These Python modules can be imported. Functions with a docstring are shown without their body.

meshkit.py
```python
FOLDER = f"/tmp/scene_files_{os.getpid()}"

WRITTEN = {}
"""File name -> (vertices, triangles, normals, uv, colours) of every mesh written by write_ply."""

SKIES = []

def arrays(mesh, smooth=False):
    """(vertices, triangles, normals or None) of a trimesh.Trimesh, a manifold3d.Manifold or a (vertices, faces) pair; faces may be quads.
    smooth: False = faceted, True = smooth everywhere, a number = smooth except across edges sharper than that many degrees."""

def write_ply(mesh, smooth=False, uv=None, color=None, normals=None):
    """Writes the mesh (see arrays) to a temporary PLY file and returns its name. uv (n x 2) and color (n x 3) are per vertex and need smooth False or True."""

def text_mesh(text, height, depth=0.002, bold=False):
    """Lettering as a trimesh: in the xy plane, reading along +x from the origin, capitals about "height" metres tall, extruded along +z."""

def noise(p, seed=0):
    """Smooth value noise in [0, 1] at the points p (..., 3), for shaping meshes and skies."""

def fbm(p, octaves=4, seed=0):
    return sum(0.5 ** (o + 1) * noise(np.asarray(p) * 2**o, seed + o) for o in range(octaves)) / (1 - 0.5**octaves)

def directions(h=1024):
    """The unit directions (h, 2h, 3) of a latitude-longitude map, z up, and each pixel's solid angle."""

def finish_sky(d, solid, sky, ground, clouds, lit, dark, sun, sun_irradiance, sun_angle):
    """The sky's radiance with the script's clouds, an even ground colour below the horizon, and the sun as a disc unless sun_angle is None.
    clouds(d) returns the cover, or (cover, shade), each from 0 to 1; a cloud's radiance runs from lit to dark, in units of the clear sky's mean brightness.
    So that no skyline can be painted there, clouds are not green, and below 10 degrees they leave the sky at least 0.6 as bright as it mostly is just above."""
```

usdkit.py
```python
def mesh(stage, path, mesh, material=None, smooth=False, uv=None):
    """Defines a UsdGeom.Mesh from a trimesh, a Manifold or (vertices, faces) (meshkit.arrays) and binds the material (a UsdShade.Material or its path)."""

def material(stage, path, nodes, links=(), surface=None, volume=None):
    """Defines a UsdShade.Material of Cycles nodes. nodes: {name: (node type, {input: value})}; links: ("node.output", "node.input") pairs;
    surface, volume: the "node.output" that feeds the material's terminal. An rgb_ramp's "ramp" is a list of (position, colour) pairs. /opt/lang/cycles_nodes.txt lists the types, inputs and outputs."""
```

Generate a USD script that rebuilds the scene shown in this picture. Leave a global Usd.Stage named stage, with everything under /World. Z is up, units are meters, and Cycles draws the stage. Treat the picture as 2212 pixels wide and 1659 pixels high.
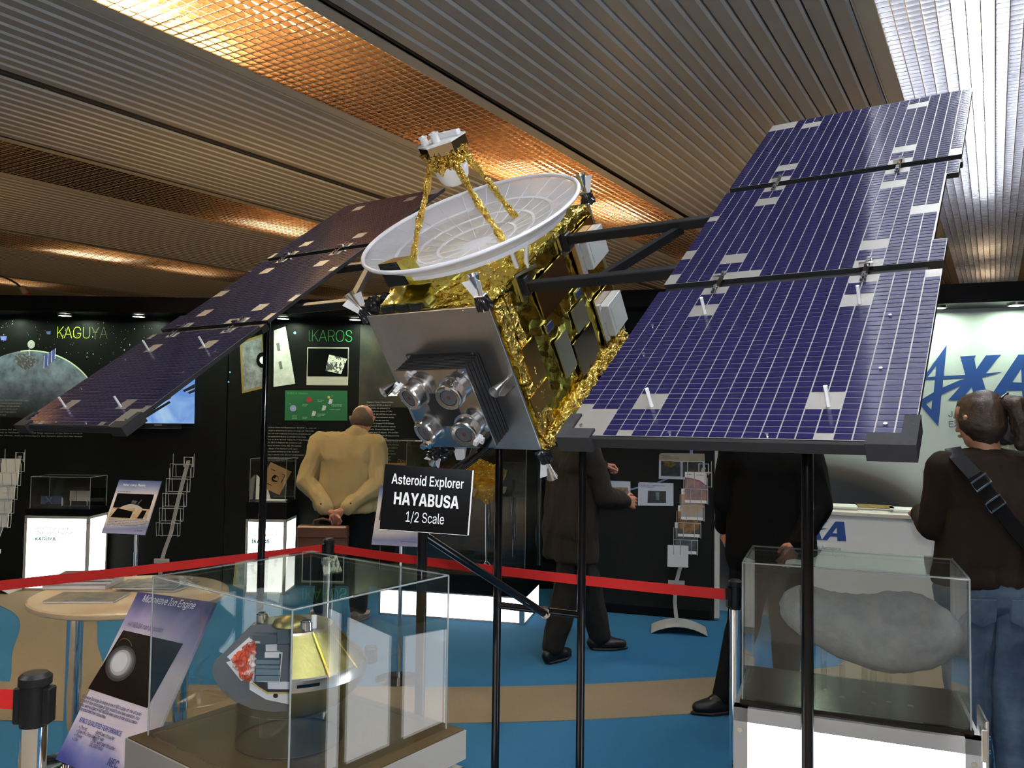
import math, random, glob
import numpy as np, trimesh, manifold3d, shapely
import shapely.geometry as sg
from shapely import affinity
from PIL import Image, ImageDraw, ImageFont
import usdkit, meshkit
from pxr import Usd, UsdGeom, UsdLux, Gf, Sdf, UsdShade
stage = Usd.Stage.CreateInMemory()
UsdGeom.SetStageUpAxis(stage, 'Z'); UsdGeom.SetStageMetersPerUnit(stage, 1.0)
UsdGeom.Xform.Define(stage, '/World'); UsdGeom.Scope.Define(stage, '/World/Looks')
rng = np.random.default_rng(7); random.seed(7)
V = lambda *a: np.array(a, float)
unit = lambda v: np.asarray(v, float) / np.linalg.norm(v)

# ---------------------------------------------------------------- camera, exposure, lights
FPX, CX, CY, EYE = 1750., 1106., 829.5, V(0, 0, 1.55)     # 2212 x 1659 frame
PITCH, ROLL = math.atan(73.5 / 1750), 0.014
TURN = math.atan((2150 - 1106) / 1750.)                 # the hall's axes: everything is turned so that the ceiling slats run along y
RZ = np.array([[math.cos(TURN), -math.sin(TURN), 0], [math.sin(TURN), math.cos(TURN), 0], [0, 0, 1]])
def G(p): return np.asarray(p, float) @ RZ.T
FW = V(0, math.cos(PITCH), math.sin(PITCH)); _r = V(1, 0, 0); _u = np.cross(_r, FW)
RI = math.cos(ROLL) * _r + math.sin(ROLL) * _u; UP = np.cross(RI, FW)
cam = UsdGeom.Camera.Define(stage, '/World/camera')
cam.CreateHorizontalApertureAttr(36.0); cam.CreateVerticalApertureAttr(27.0)
cam.CreateFocalLengthAttr(36.0 * FPX / 2212); cam.CreateExposureAttr(-0.3)
cam.CreateClippingRangeAttr(Gf.Vec2f(0.05, 200))
_m = np.eye(4); _m[0, :3], _m[1, :3], _m[2, :3], _m[3, :3] = G(RI), G(UP), G(-FW), G(EYE)
cam.AddTransformOp().Set(Gf.Matrix4d(*_m.ravel().tolist()))

def look(frm, to):
    frm, to = G(frm), G(to)
    z = unit(V(*frm) - V(*to)); x = unit(np.cross(V(0, 0, 1) if abs(z[2]) < .99 else V(0, 1, 0), z)); y = np.cross(z, x)
    m = np.eye(4); m[0, :3], m[1, :3], m[2, :3], m[3, :3] = x, y, z, frm
    return Gf.Matrix4d(*m.ravel().tolist())

def disk_light(name, frm, to, radius, radiance, color, cone=None, soft=.3):
    l = UsdLux.DiskLight.Define(stage, '/World/' + name)
    l.CreateRadiusAttr(radius); l.CreateIntensityAttr(radiance); l.CreateColorAttr(Gf.Vec3f(*color))
    l.AddTransformOp().Set(look(frm, to))
    if cone:
        s = UsdLux.ShapingAPI.Apply(l.GetPrim()); s.CreateShapingConeAngleAttr(cone); s.CreateShapingConeSoftnessAttr(soft)
    return l

# the photographer's flash, just above the lens, its light visible on every pole, foil and pane
disk_light('camera_flash_light', (0.03, -0.02, 1.64), (-.1, 3, 1.80), .022, 8000, (.93, .97, 1.0))
WARM, WHITE = (1.0, .72, .40), (.93, .97, 1.0)
LAMP_WARM, LAMP_WHITE = 90.0, 210.0                    # ceiling tubes behind the louvres
SPOT_W, STALL_W = 330.0, 60.0                        # booth spotlights, warm stall lamps behind the walls
BOX_W = 2.6                                           # back-lit pedestals
# ---------------------------------------------------------------- projection helpers (pixels of the 2212 x 1659 photograph to points on real planes)
def ray(x, y): return FW + RI * (x - CX) / FPX - UP * (y - CY) / FPX
def hit(x, y, p0, n):
    v = ray(x, y); return EYE + v * (((V(*p0) - EYE) @ V(*n)) / (v @ V(*n)))
def on_z(x, y, z): return hit(x, y, (0, 0, z), (0, 0, 1))
def on_y(x, y, Y): return hit(x, y, (0, Y, 0), (0, 1, 0))

# ---------------------------------------------------------------- materials
MATS = {}
def M(name, color=(.5, .5, .5), rough=.5, metal=0., bump=None, var=None, emit=None, **kw):
    """bump: (scale, strength, distance); var: (scale, second colour, contrast low, high)"""
    if name in MATS: return MATS[name]
    p = dict(base_color=color, roughness=rough, metallic=metal, **kw)
    if emit: p['emission_color'], p['emission_strength'] = emit[0], emit[1]
    nodes, links = {'p': ('principled_bsdf', p)}, []
    if bump or var: nodes['tc'] = ('texture_coordinate', {})
    if bump:
        nodes['bn'] = ('noise_texture', {'scale': bump[0], 'detail': 4.0}); nodes['bb'] = ('bump', {'strength': bump[1], 'distance': bump[2]})
        links += [('tc.object', 'bn.vector'), ('bn.fac', 'bb.height'), ('bb.normal', 'p.normal')]
    if var:
        nodes['vn'] = ('noise_texture', {'scale': var[0], 'detail': 5.0, 'roughness': .6})
        nodes['vr'] = ('rgb_ramp', {'ramp': [(var[2], color), (var[3], var[1])]})
        links += [('tc.object', 'vn.vector'), ('vn.fac', 'vr.fac'), ('vr.color', 'p.base_color')]
    MATS[name] = usdkit.material(stage, '/World/Looks/' + name, nodes, links, surface='p.BSDF')
    return MATS[name]

def pane_mat(name, tint=(.955, .965, .96), lo=.04, gain=1.0):
    """thin clear acrylic: see-through, mirror-like by angle"""
    MATS[name] = usdkit.material(stage, '/World/Looks/' + name, {
        't': ('transparent_bsdf', {'color': tint}), 'g': ('glossy_bsdf', {'color': (1, 1, 1), 'roughness': 0.0}), 'w': ('layer_weight', {'blend': .5}),
        'f': ('math', {'math_type': 'power', 'value2': 5.0}), 'k': ('math', {'math_type': 'multiply_add', 'value2': .9 * gain, 'value3': lo * gain, 'use_clamp': True}), 'm': ('mix_closure', {})},
        [('w.facing', 'f.value1'), ('f.value', 'k.value1'), ('k.value', 'm.fac'), ('t.BSDF', 'm.closure1'), ('g.BSDF', 'm.closure2')], surface='m.closure')
    return MATS[name]

def foil_mat(name, color, rough, scale, strength):
    """crumpled metallised film"""
    MATS[name] = usdkit.material(stage, '/World/Looks/' + name, {
        'tc': ('texture_coordinate', {}), 'n0': ('noise_texture', {'scale': scale * .6, 'detail': 2.0}),
        'ad': ('vector_math', {'vector_math_type': 'add', 'math_type': 'add'}) if False else ('mix_vector', {'fac': .12}),
        'v': ('voronoi_texture', {'scale': scale, 'feature': 'f1', 'randomness': 1.0}),
        'n': ('noise_texture', {'scale': scale * 3.1, 'detail': 3.0, 'distortion': 1.2}),
        'x': ('math', {'math_type': 'multiply_add', 'value2': .45}),
        'b': ('bump', {'strength': strength, 'distance': .02}),
        'p': ('principled_bsdf', {'base_color': color, 'metallic': 1.0, 'roughness': rough})},
        [('tc.object', 'n0.vector'), ('tc.object', 'ad.a'), ('n0.color', 'ad.b'), ('ad.result', 'v.vector'), ('tc.object', 'n.vector'),
         ('n.fac', 'x.value1'), ('v.distance', 'x.value3'), ('x.value', 'b.height'), ('b.normal', 'p.normal')], surface='p.BSDF')
    return MATS[name]

def emit_mat(name, color, strength):
    MATS[name] = usdkit.material(stage, '/World/Looks/' + name, {'e': ('emission', {'color': color, 'strength': strength})}, [], surface='e.emission')
    return MATS[name]

PANE = pane_mat('clear_acrylic')
GOLD = foil_mat('gold_foil', (.80, .63, .13), .15, 9, .75)
GOLD2 = foil_mat('gold_foil_fine', (.84, .60, .14), .16, 26, .9)
GOLDF = M('gold_film_smooth', (.62, .56, .13), .22, 1.0, bump=(14, .25, .02))
CHROME = M('chrome', (.86, .86, .86), .07, 1.0)
STEEL = M('brushed_steel', (.78, .77, .76), .24, 1.0)
ALU = M('aluminium_plate', (.60, .59, .58), .30, 1.0, bump=(60, .05, .004), var=(9, (.70, .69, .68), .35, .7))
BLACKM = M('black_paint', (.008, .008, .009), .5, specular_ior_level=.25)
BLACKF = M('black_fabric', (.010, .010, .012), .85)
BLACKP = M('black_print', (.0035, .0035, .004), .22, specular_ior_level=.12)
BLACKR = M('black_rubber', (.007, .007, .008), .45, specular_ior_level=.25)
WHITEP = M('white_paint', (.82, .82, .84), .4)
WHITEX = M('white_print', (.85, .85, .85), .6)
GREYP = M('grey_paint', (.36, .36, .36), .45)
PAPER = M('paper', (.78, .77, .75), .6)

# ---------------------------------------------------------------- scene objects
TAKEN = {}
def path_for(parent, name):
    p = parent + '/' + name; n = TAKEN.get(p, 0); TAKEN[p] = n + 1
    return p if n == 0 else '%s_%03d' % (p, n)
class Node:
    def __init__(s, path, prim, org): s.path, s.prim, s.org = path, prim, org
def keys(prim, **kw):
    for k, v in kw.items():
        if v: prim.SetCustomDataByKey(k, v)
def thing(name, label, cat, loc=(0, 0, 0), group=None, kind=None):
    p = path_for('/World', name); x = UsdGeom.Xform.Define(stage, p); x.AddTranslateOp().Set(Gf.Vec3d(*map(float, G(loc))))
    keys(x.GetPrim(), label=label, category=cat, group=group, kind=kind)
    return Node(p, x.GetPrim(), V(*loc))
def vf(m):
    if hasattr(m, 'to_mesh'):
        q = m.to_mesh(); return np.array(q.vert_properties[:, :3], float), np.array(q.tri_verts)
    if isinstance(m, (tuple, list)): return np.asarray(m[0], float), np.asarray(m[1], int)
    return np.array(m.vertices), np.array(m.faces)
def part(parent, name, m, mat, smooth=False, label=None, kind=None):
    p = path_for(parent.path, name); v, f = vf(m)
    q = usdkit.mesh(stage, p, (G(v - parent.org), f), mat, smooth=smooth)
    keys(q.GetPrim(), label=label, kind=kind)
    return Node(p, q.GetPrim(), parent.org)
def solo(name, label, cat, m, mat, smooth=False, group=None, kind=None):
    v, f = vf(m); org = V(*(v.min(0) + v.max(0)) / 2); org[2] = v[:, 2].min()
    p = path_for('/World', name); q = usdkit.mesh(stage, p, (G(v - org), f), mat, smooth=smooth)
    q.AddTranslateOp().Set(Gf.Vec3d(*map(float, G(org))))
    keys(q.GetPrim(), label=label, category=cat, group=group, kind=kind)
    return Node(p, q.GetPrim(), org)
def again(src, name, loc, label, cat, group):
    p = path_for('/World', name); x = UsdGeom.Xform.Define(stage, p)
    x.GetPrim().GetReferences().AddInternalReference(src.path)
    x.ClearXformOpOrder(); x.AddTranslateOp().Set(Gf.Vec3d(*map(float, G(loc)))); x.GetPrim().SetInstanceable(True)
    keys(x.GetPrim(), label=label, category=cat, group=group)
    return Node(p, x.GetPrim(), V(*loc))

# ---------------------------------------------------------------- meshes
def cat(*ms):
    ms = [vf(m) for m in (ms[0] if len(ms) == 1 and isinstance(ms[0], list) else ms)]
    n, vs, fs = 0, [], []
    for v, f in ms: vs.append(v); fs.append(f + n); n += len(v)
    return np.vstack(vs), np.vstack(fs)
BOXF = np.array([[0, 2, 1], [1, 2, 3], [4, 5, 6], [5, 7, 6], [0, 1, 4], [1, 5, 4], [2, 6, 3], [3, 6, 7], [0, 4, 2], [2, 4, 6], [1, 3, 5], [3, 7, 5]])
def boxf(o, ax, ay, az, x0, x1, y0, y1, z0, z1, bev=0):
    """box in a frame: origin o, axes ax ay az (right-handed)"""
    A = np.array([ax, ay, az], float)
    if bev:
        pts = []
        for x, sx in ((x0, 1), (x1, -1)):
            for y, sy in ((y0, 1), (y1, -1)):
                for z, sz in ((z0, 1), (z1, -1)):
                    pts += [(x + sx * bev, y + sy * bev, z), (x + sx * bev, y, z + sz * bev), (x, y + sy * bev, z + sz * bev)]
        h = trimesh.convex.convex_hull(np.array(pts)); v, f = vf(h)
    else:
        v = np.array([(x, y, z) for z in (z0, z1) for y in (y0, y1) for x in (x0, x1)], float); f = BOXF
    return v @ A + np.asarray(o, float), f
E3 = np.eye(3)
def box(x0, x1, y0, y1, z0, z1, bev=0): return boxf((0, 0, 0), *E3, x0, x1, y0, y1, z0, z1, bev)
def basis(d):
    d = unit(d); a = unit(np.cross(d, V(0, 0, 1) if abs(d[2]) < .9 else V(1, 0, 0))); return a, np.cross(d, a), d
def tube(p0, p1, r, n=16, r1=None):
    p0, p1 = V(*p0), V(*p1); a, b, d = basis(p1 - p0); t = np.arange(n) * 2 * np.pi / n
    c = np.cos(t)[:, None] * a + np.sin(t)[:, None] * b; r1 = r if r1 is None else r1
    v = np.vstack([p0 + c * r, p1 + c * r1, [p0], [p1]]); i = np.arange(n); j = (i + 1) % n
    f = np.vstack([np.c_[i, j, i + n], np.c_[j, j + n, i + n], np.c_[j, i, i * 0 + 2 * n], np.c_[i + n, j + n, i * 0 + 2 * n + 1]])
    return v, f
def pipe(pts, r, n=8, closed=False):
    """polyline swept with a circle, mitred"""
    P = np.array(pts, float); k = len(P)
    if closed: T = np.roll(P, -1, 0) - np.roll(P, 1, 0)
    else: T = np.gradient(P, axis=0)
    T /= np.linalg.norm(T, axis=1, keepdims=True) + 1e-12
    ref = V(0, 0, 1) if abs(T[:, 2]).mean() < .8 else V(1, .1, 0)
    a = np.cross(T, ref); a /= np.linalg.norm(a, axis=1, keepdims=True) + 1e-12; b = np.cross(T, a)
    t = np.arange(n) * 2 * np.pi / n; R = np.broadcast_to(r, (k,))[:, None, None]
    v = (P[:, None] + R * (np.cos(t)[None, :, None] * a[:, None] + np.sin(t)[None, :, None] * b[:, None])).reshape(-1, 3)
    fs = []; rings = k if closed else k - 1
    for i in range(rings):
        i2 = (i + 1) % k
        for j in range(n):
            j2 = (j + 1) % n; fs += [(i * n + j, i2 * n + j, i * n + j2), (i * n + j2, i2 * n + j, i2 * n + j2)]
    if not closed:
        v = np.vstack([v, P[:1], P[-1:]]); c0, c1 = len(v) - 2, len(v) - 1
        for j in range(n): fs += [(c0, j, (j + 1) % n), (c1, (k - 1) * n + (j + 1) % n, (k - 1) * n + j)]
    return v, np.array(fs)
def lathe(prof, o=(0, 0, 0), ax=(1, 0, 0), ay=(0, 1, 0), az=(0, 0, 1), n=40, a0=0, a1=2 * np.pi):
    """profile [(r, z)...] about az"""
    prof = np.array(prof, float); full = abs(a1 - a0 - 2 * np.pi) < 1e-6
    t = a0 + (a1 - a0) * np.arange(n) / (n if full else n - 1); k = len(prof)
    v = (np.cos(t)[:, None, None] * prof[None, :, :1] * V(*ax) + np.sin(t)[:, None, None] * prof[None, :, :1] * V(*ay) + prof[None, :, 1:] * V(*az)).reshape(-1, 3) + V(*o)
    fs = []
    for i in range(n if full else n - 1):
        i2 = (i + 1) % n
        for j in range(k - 1):
            fs += [(i * k + j, i2 * k + j, i * k + j + 1), (i2 * k + j, i2 * k + j + 1, i * k + j + 1)]
    return v, np.array(fs)
class Fr:
    """a plane: origin, ux, uy and normal"""
    def __init__(s, o, ux, uy): s.o, s.ux = V(*o), unit(ux); s.uz = unit(np.cross(s.ux, uy)); s.uy = np.cross(s.uz, s.ux)
    def p(s, x, y, z=0): return s.o + s.ux * x + s.uy * y + s.uz * z
    def box(s, x0, x1, y0, y1, z0, z1, bev=0): return boxf(s.o, s.ux, s.uy, s.uz, x0, x1, y0, y1, z0, z1, bev)
    def up(s, v, f, z=0): v = np.asarray(v, float); return s.o + v[:, :1] * s.ux + v[:, 1:2] * s.uy + s.uz * (z + (v[:, 2:3] if v.shape[1] > 2 else 0)), np.asarray(f)
    def flat(s, poly, z=.002):
        out = []
        for g in getattr(poly, 'geoms', [poly]):
            if g.is_empty or g.area < 1e-10: continue
            v, f = trimesh.creation.triangulate_polygon(g, engine='earcut'); out.append(s.up(v, f, z))
        return cat(out)
    def slab(s, poly, z0, z1):
        out = []
        for g in getattr(poly, 'geoms', [poly]):
            m = trimesh.creation.extrude_polygon(g, z1 - z0, engine='earcut'); out.append(s.up(m.vertices, m.faces, z0))
        return cat(out)
def rect(x0, y0, x1, y1): return sg.box(x0, y0, x1, y1)
def Pg(*p): return sg.Polygon(p)
def wall_frame(o, yaw=0):
    """vertical plane facing the camera side (-y), turned by yaw (degrees, left-hand side back)"""
    y = math.radians(yaw); return Fr(o, (math.cos(y), -math.sin(y), 0), (0, 0, 1))

# ---------------------------------------------------------------- lettering (flat glyphs, cached)
FONTS = glob.glob('/opt/blender-*/*/datafiles/fonts/')[0]; _font, _glyph = {}, {}
def font(kind, size, weight):
    k = (kind, size, weight)
    if k not in _font:
        f = ImageFont.truetype(FONTS + ('NotoSansMath-Regular.woff2' if kind == 'serif' else 'Inter.woff2'), size)
        if kind == 'sans': f.set_variation_by_axes([24, weight])
        _font[k] = f
    return _font[k]
def serif_char(c):
    if 'A' <= c <= 'Z': return chr(0x1D400 + ord(c) - 65)
    if 'a' <= c <= 'z': return chr(0x1D41A + ord(c) - 97)
    if '0' <= c <= '9': return chr(0x1D7CE + ord(c) - 48)
    return c
def glyph(c, kind, size, weight):
    k = (c, kind, size, weight)
    if k in _glyph: return _glyph[k]
    f = font(kind, size, weight); ch = serif_char(c) if kind == 'serif' else c
    adv = f.getlength(ch); x0, y0, x1, y1 = f.getbbox(ch, anchor='ls'); got = None
    if x1 > x0 and y1 > y0 and c != ' ':
        im = Image.new('L', (x1 - x0 + 6, y1 - y0 + 6)); ImageDraw.Draw(im).text((3 - x0, 3 - y0), ch, 255, f, anchor='ls')
        on = np.pad(np.asarray(im) > 120, ((0, 0), (1, 1))).astype(np.int8)
        r, s = np.nonzero(np.diff(on, axis=1) == 1); e = np.nonzero(np.diff(on, axis=1) == -1)[1]
        if len(r):
            g = shapely.union_all(shapely.box(s, -r - 1, e, -r)).buffer(.5).buffer(-.5).simplify(.6 if size > 60 else .8)
            g = affinity.translate(g, x0 - 3, 3 - y0); vs, fs, n = [], [], 0
            for q in getattr(g, 'geoms', [g]):
                v, t = trimesh.creation.triangulate_polygon(q, engine='earcut'); vs.append(v); fs.append(np.asarray(t) + n); n += len(v)
            if vs: got = (np.vstack(vs), np.vstack(fs))
    _glyph[k] = (got, adv); return _glyph[k]
def text(fr, s, x, y, h, z=.0025, kind='sans', weight=500, size=28, slant=0, stretch=1.0, width=None, align='l'):
    """one line of print on the plane fr, capitals h high, baseline start (x, y); width: fit to this length"""
    sc = h / (size * .72); pen, out = 0., []
    for c in s:
        g, adv = glyph(c, kind, size, weight)
        if g is not None: out.append((g[0] + [pen, 0], g[1]))
        pen += adv
    k = stretch * (width / (pen * sc) if width else 1.0); x -= {'l': 0, 'c': .5, 'r': 1}[align] * pen * sc * k
    v, f = cat([(np.c_[a, np.zeros(len(a))], b) for a, b in out])
    v = v * sc; v = np.c_[x + v[:, 0] * k + v[:, 1] * slant, y + v[:, 1]]
    return fr.up(v, f, z)
def lines(fr, ls, x, y, h, lead, **kw):
    return cat([text(fr, s, x, y - i * lead, h, **kw) for i, s in enumerate(ls) if s])
# ---------------------------------------------------------------- the hall: floor, walls, ceiling
def carpet(name, c1, c2):
    return M(name, c1, .95, var=(220, c2, .3, .7), bump=(420, .5, .004))
CB = carpet('carpet_blue', (.004, .082, .190), (.006, .108, .235)); CT = carpet('carpet_beige', (.150, .112, .070), (.185, .142, .092))
FLOORF = Fr((0, 0, 0), (1, 0, 0), (0, 1, 0))
floor = thing('floor', None, None, kind='structure')
HF = carpet('carpet_hall', (.30, .25, .19), (.36, .30, .23))
part(floor, 'hall_carpet', box(-27, 14, -8, 30, -.12, -.004), HF)
part(floor, 'carpet_base', box(-7.2, 6.5, .9, 7.9, -.004, 0), CB)
def strip(c, w0, w1=None):
    c = np.array(c, float); t = np.gradient(c, axis=0); t /= np.linalg.norm(t, axis=1, keepdims=True); n = np.c_[-t[:, 1], t[:, 0]]
    w = np.linspace(w0, w1 or w0, len(c))[:, None] / 2
    return sg.Polygon(np.vstack([c + n * w, (c - n * w)[::-1]])).buffer(0)
def spline(p, n=40):
    from scipy.interpolate import CubicSpline
    p = np.array(p, float); s = np.r_[0, np.cumsum(np.linalg.norm(np.diff(p, axis=0), axis=1))]
    return CubicSpline(s, p)(np.linspace(0, s[-1], n))
ring = strip(spline([(-7, 5.3), (-4.6, 4.62), (-2.9, 4.42), (-1.4, 4.42), (0, 4.47), (1.35, 4.72), (2.6, 5.12), (4.6, 6.1)]), .62, .50)
swirl = strip(spline([(-2.52, 4.45), (-2.63, 4.8), (-2.92, 5.3), (-3.45, 6.25), (-4.1, 6.85), (-5.6, 7.25)]), .48, .50)
tongue = strip(spline([(-1.15, 1.2), (-1.7, 2.6), (-2.15, 3.4), (-2.5, 4.3)]), .5, .6)
part(floor, 'carpet_band', FLOORF.slab(ring.union(swirl), .0005, .003), CT)
part(floor, 'carpet_band', FLOORF.slab(Pg((-3.6, .9), (1.2, .9), (.9, 1.6), (-.2, 2.2), (-1.3, 3.1), (-2.9, 3.2)), .0005, .0029), CT)  # unseen beige patch, added for a brown reflection in the engine plate
part(floor, 'carpet_band', FLOORF.slab(Pg((2.1, 5.25), (3.2, 5.0), (4.2, 5.3), (3.6, 5.9), (2.6, 5.75)), .0005, .0028), CT)

HALL = M('hall_paint', (.40, .34, .26), .8)
def wall(name, m, mat=HALL):
    t = thing(name, None, None, kind='structure'); part(t, 'wall_surface', m, mat); return t
wall('wall_back', box(-27, 14, 29.9, 30, 0, 5.6)); wall('wall_left', box(-27.1, -27, -8, 30, 0, 5.6))
wall('wall_right', box(14, 14.1, -8, 30, 0, 5.6)); wall('wall_front', box(-27, 14, -8.1, -8, 0, 5.6))

# ceiling plane: u runs along the slats, v across them
CH = 2.60; TH = math.atan((2150 - 1106) / FPX)
CU = V(math.sin(TH), math.cos(TH), .0255); CV = V(math.cos(TH), -math.sin(TH), 0); CN = unit(np.cross(CU, CV)); CN = CN if CN[2] > 0 else -CN
CO = EYE + V(0, 0, CH)
def cp(u, v, w=0): return CO + CU * u + CV * v + CN * w
def cbox(u0, u1, v0, v1, w0, w1): return boxf(CO, CV, CU, CN, v0, v1, u0, u1, w0, w1)
SLAT = M('ceiling_slat_paint', (.40, .39, .39), .42, bump=(3, .04, .02)); LIT_EDGE = M('ceiling_lit_edge', (.84, .86, .92), .4)  # edge colour paler than the slats, painting in their flash-lit bevels
TRIM = M('ceiling_trim_paint', (.56, .54, .50), .5)
DARK = M('ceiling_void', (.015, .015, .022), .9)
ceiling = thing('ceiling', None, None, kind='structure')
U0, U1, PITCHS = -5.0, 33.0, .141
part(ceiling, 'ceiling_deck', cbox(-14, 36, -32, 16, .62, .70), DARK)
def slat(v, u0=U0, u1=U1):
    sec = [(-.062, .017), (-.046, 0), (.046, 0), (.0605, .018), (.0605, .034), (.059, .034), (.059, .019), (.0455, .0015), (-.0455, .0015), (-.0605, .018)]
    n = len(sec); pts = np.array([cp(u, v + x, z) for u in (u0, u1) for x, z in sec]); i = np.arange(n); j = (i + 1) % n
    return pts, np.vstack([np.c_[i, i + n, j], np.c_[j, i + n, j + n]])
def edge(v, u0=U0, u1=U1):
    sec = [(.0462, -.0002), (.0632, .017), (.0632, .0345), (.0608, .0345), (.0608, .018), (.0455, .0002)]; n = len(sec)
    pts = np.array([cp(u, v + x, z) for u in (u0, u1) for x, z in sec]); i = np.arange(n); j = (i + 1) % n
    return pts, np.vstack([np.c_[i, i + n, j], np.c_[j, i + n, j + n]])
LOUV = [(-5.02, -3.88), (-9.72, -8.52), (-14.45, -13.15), (-.65, .45), (-19.2, -18.0), (4.15, 5.25)]
fields = [(-3.72, -.79), (-8.40, -5.16), (-13.03, -9.84), (-17.9, -14.57), (.60, 4.0), (5.42, 9.2)]
for v0, v1 in fields:
    k = int(round((v1 - v0) / PITCHS)); p = (v1 - v0) / k
    for i in range(k):
        v = v0 + (i + .5) * p
        if abs(v + 6.76) < .07: continue
        sl_ = part(ceiling, 'slat', slat(v), SLAT); part(sl_, 'pale_lit_edge', edge(v), LIT_EDGE)
part(ceiling, 'slat_field', cat([slat(v) for v in np.arange(-27.5, -19.3, PITCHS)]), SLAT, kind='stuff')
TRK = M('track_grey', (.075, .075, .075), .35)
part(ceiling, 'cable_track', cat(cbox(U0, U1, -6.815, -6.705, .004, .016), cbox(U0, U1, -6.80, -6.785, -.004, .02), cbox(U0, U1, -6.735, -6.72, -.004, .02)), TRK)
for u in np.arange(1.9, 14, .6):
    part(ceiling, 'track_stud', boxf(cp(u, -6.76), CV, CU, CN, -.010, .010, -.014, .014, -.012, .006), STEEL)
for v0, v1 in LOUV:
    for a, b in ((v0 - .13, v0 - .004), (v1 + .004, v1 + .13)):
        part(ceiling, 'trim_board', cat(cbox(U0, U1, a, b, -.006, .012), cbox(U0, U1, (a if a < v0 else b - .012), (a + .012 if a < v0 else b), -.014, .012)), TRIM)
LIPM = M('louvre_lit_lip', (.74, .70, .66), .4, .2); LIPW = M('louvre_lit_lip_silver', (.7, .7, .74), .3, .7); GOLDL = M('louvre_gold', (.64, .50, .36), .20, 1.0); SILV = M('louvre_silver', (.80, .80, .84), .18, 1.0)
PLEN = M('plenum_warm', (.30, .22, .15), .7); PLENW = M('plenum_white', (.28, .28, .30), .7)
def louvre(v0, v1, mat, plen, g=.082):
    L = thing('trim_%d' % (1 + TAKEN.get('louvres', 0)), None, None, kind='structure'); TAKEN['louvres'] = TAKEN.get('louvres', 0) + 1
    k = int(round((v1 - v0) / g)); p = (v1 - v0) / k; ms = []
    def blade(c, along_u):
        prof = [(-.0030, .040), (.0030, .040), (.0016, 0), (-.0016, 0)]
        a, b, d = (CV, CU, (U0, 30)) if along_u else (CU, CV, (v0, v1))
        pts = np.array([CO + a * (c + x) + CN * z + b * e for e in d for x, z in prof])
        f = [(0, 1, 5), (0, 5, 4), (1, 2, 6), (1, 6, 5), (2, 3, 7), (2, 7, 6), (3, 0, 4), (3, 4, 7), (0, 3, 2), (0, 2, 1), (4, 5, 6), (4, 6, 7)]
        return pts, np.array(f)
    for i in range(k + 1): ms.append(blade(v0 + i * p, True))
    for u in np.arange(U0, 30, g): ms.append(blade(u, False))
    part(L, 'egg_crate_grid', cat(ms), mat, kind='stuff')
    lips = [cbox(U0, 30, v0 + i * p - .0030, v0 + i * p + .0030, -.0022, 0) for i in range(k + 1)] + [cbox(u - .0030, u + .0030, v0, v1, -.0021, .0001) for u in np.arange(U0, 30, g)]
    part(L, 'grid_lit_lip', cat(lips), LIPW if mat is SILV else LIPM, kind='stuff')  # lower blade edges given paler paint for the flash they catch
    part(L, 'light_trough', cat(cbox(U0, U1, v0 - .01, v0, 0, .45), cbox(U0, U1, v1, v1 + .01, 0, .45), cbox(U0, U1, v0, v1, .45, .46)), plen)
for i, (v0, v1) in enumerate(LOUV): louvre(v0, v1, SILV if i == 3 else GOLDL, PLENW if i == 3 else PLEN)
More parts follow.
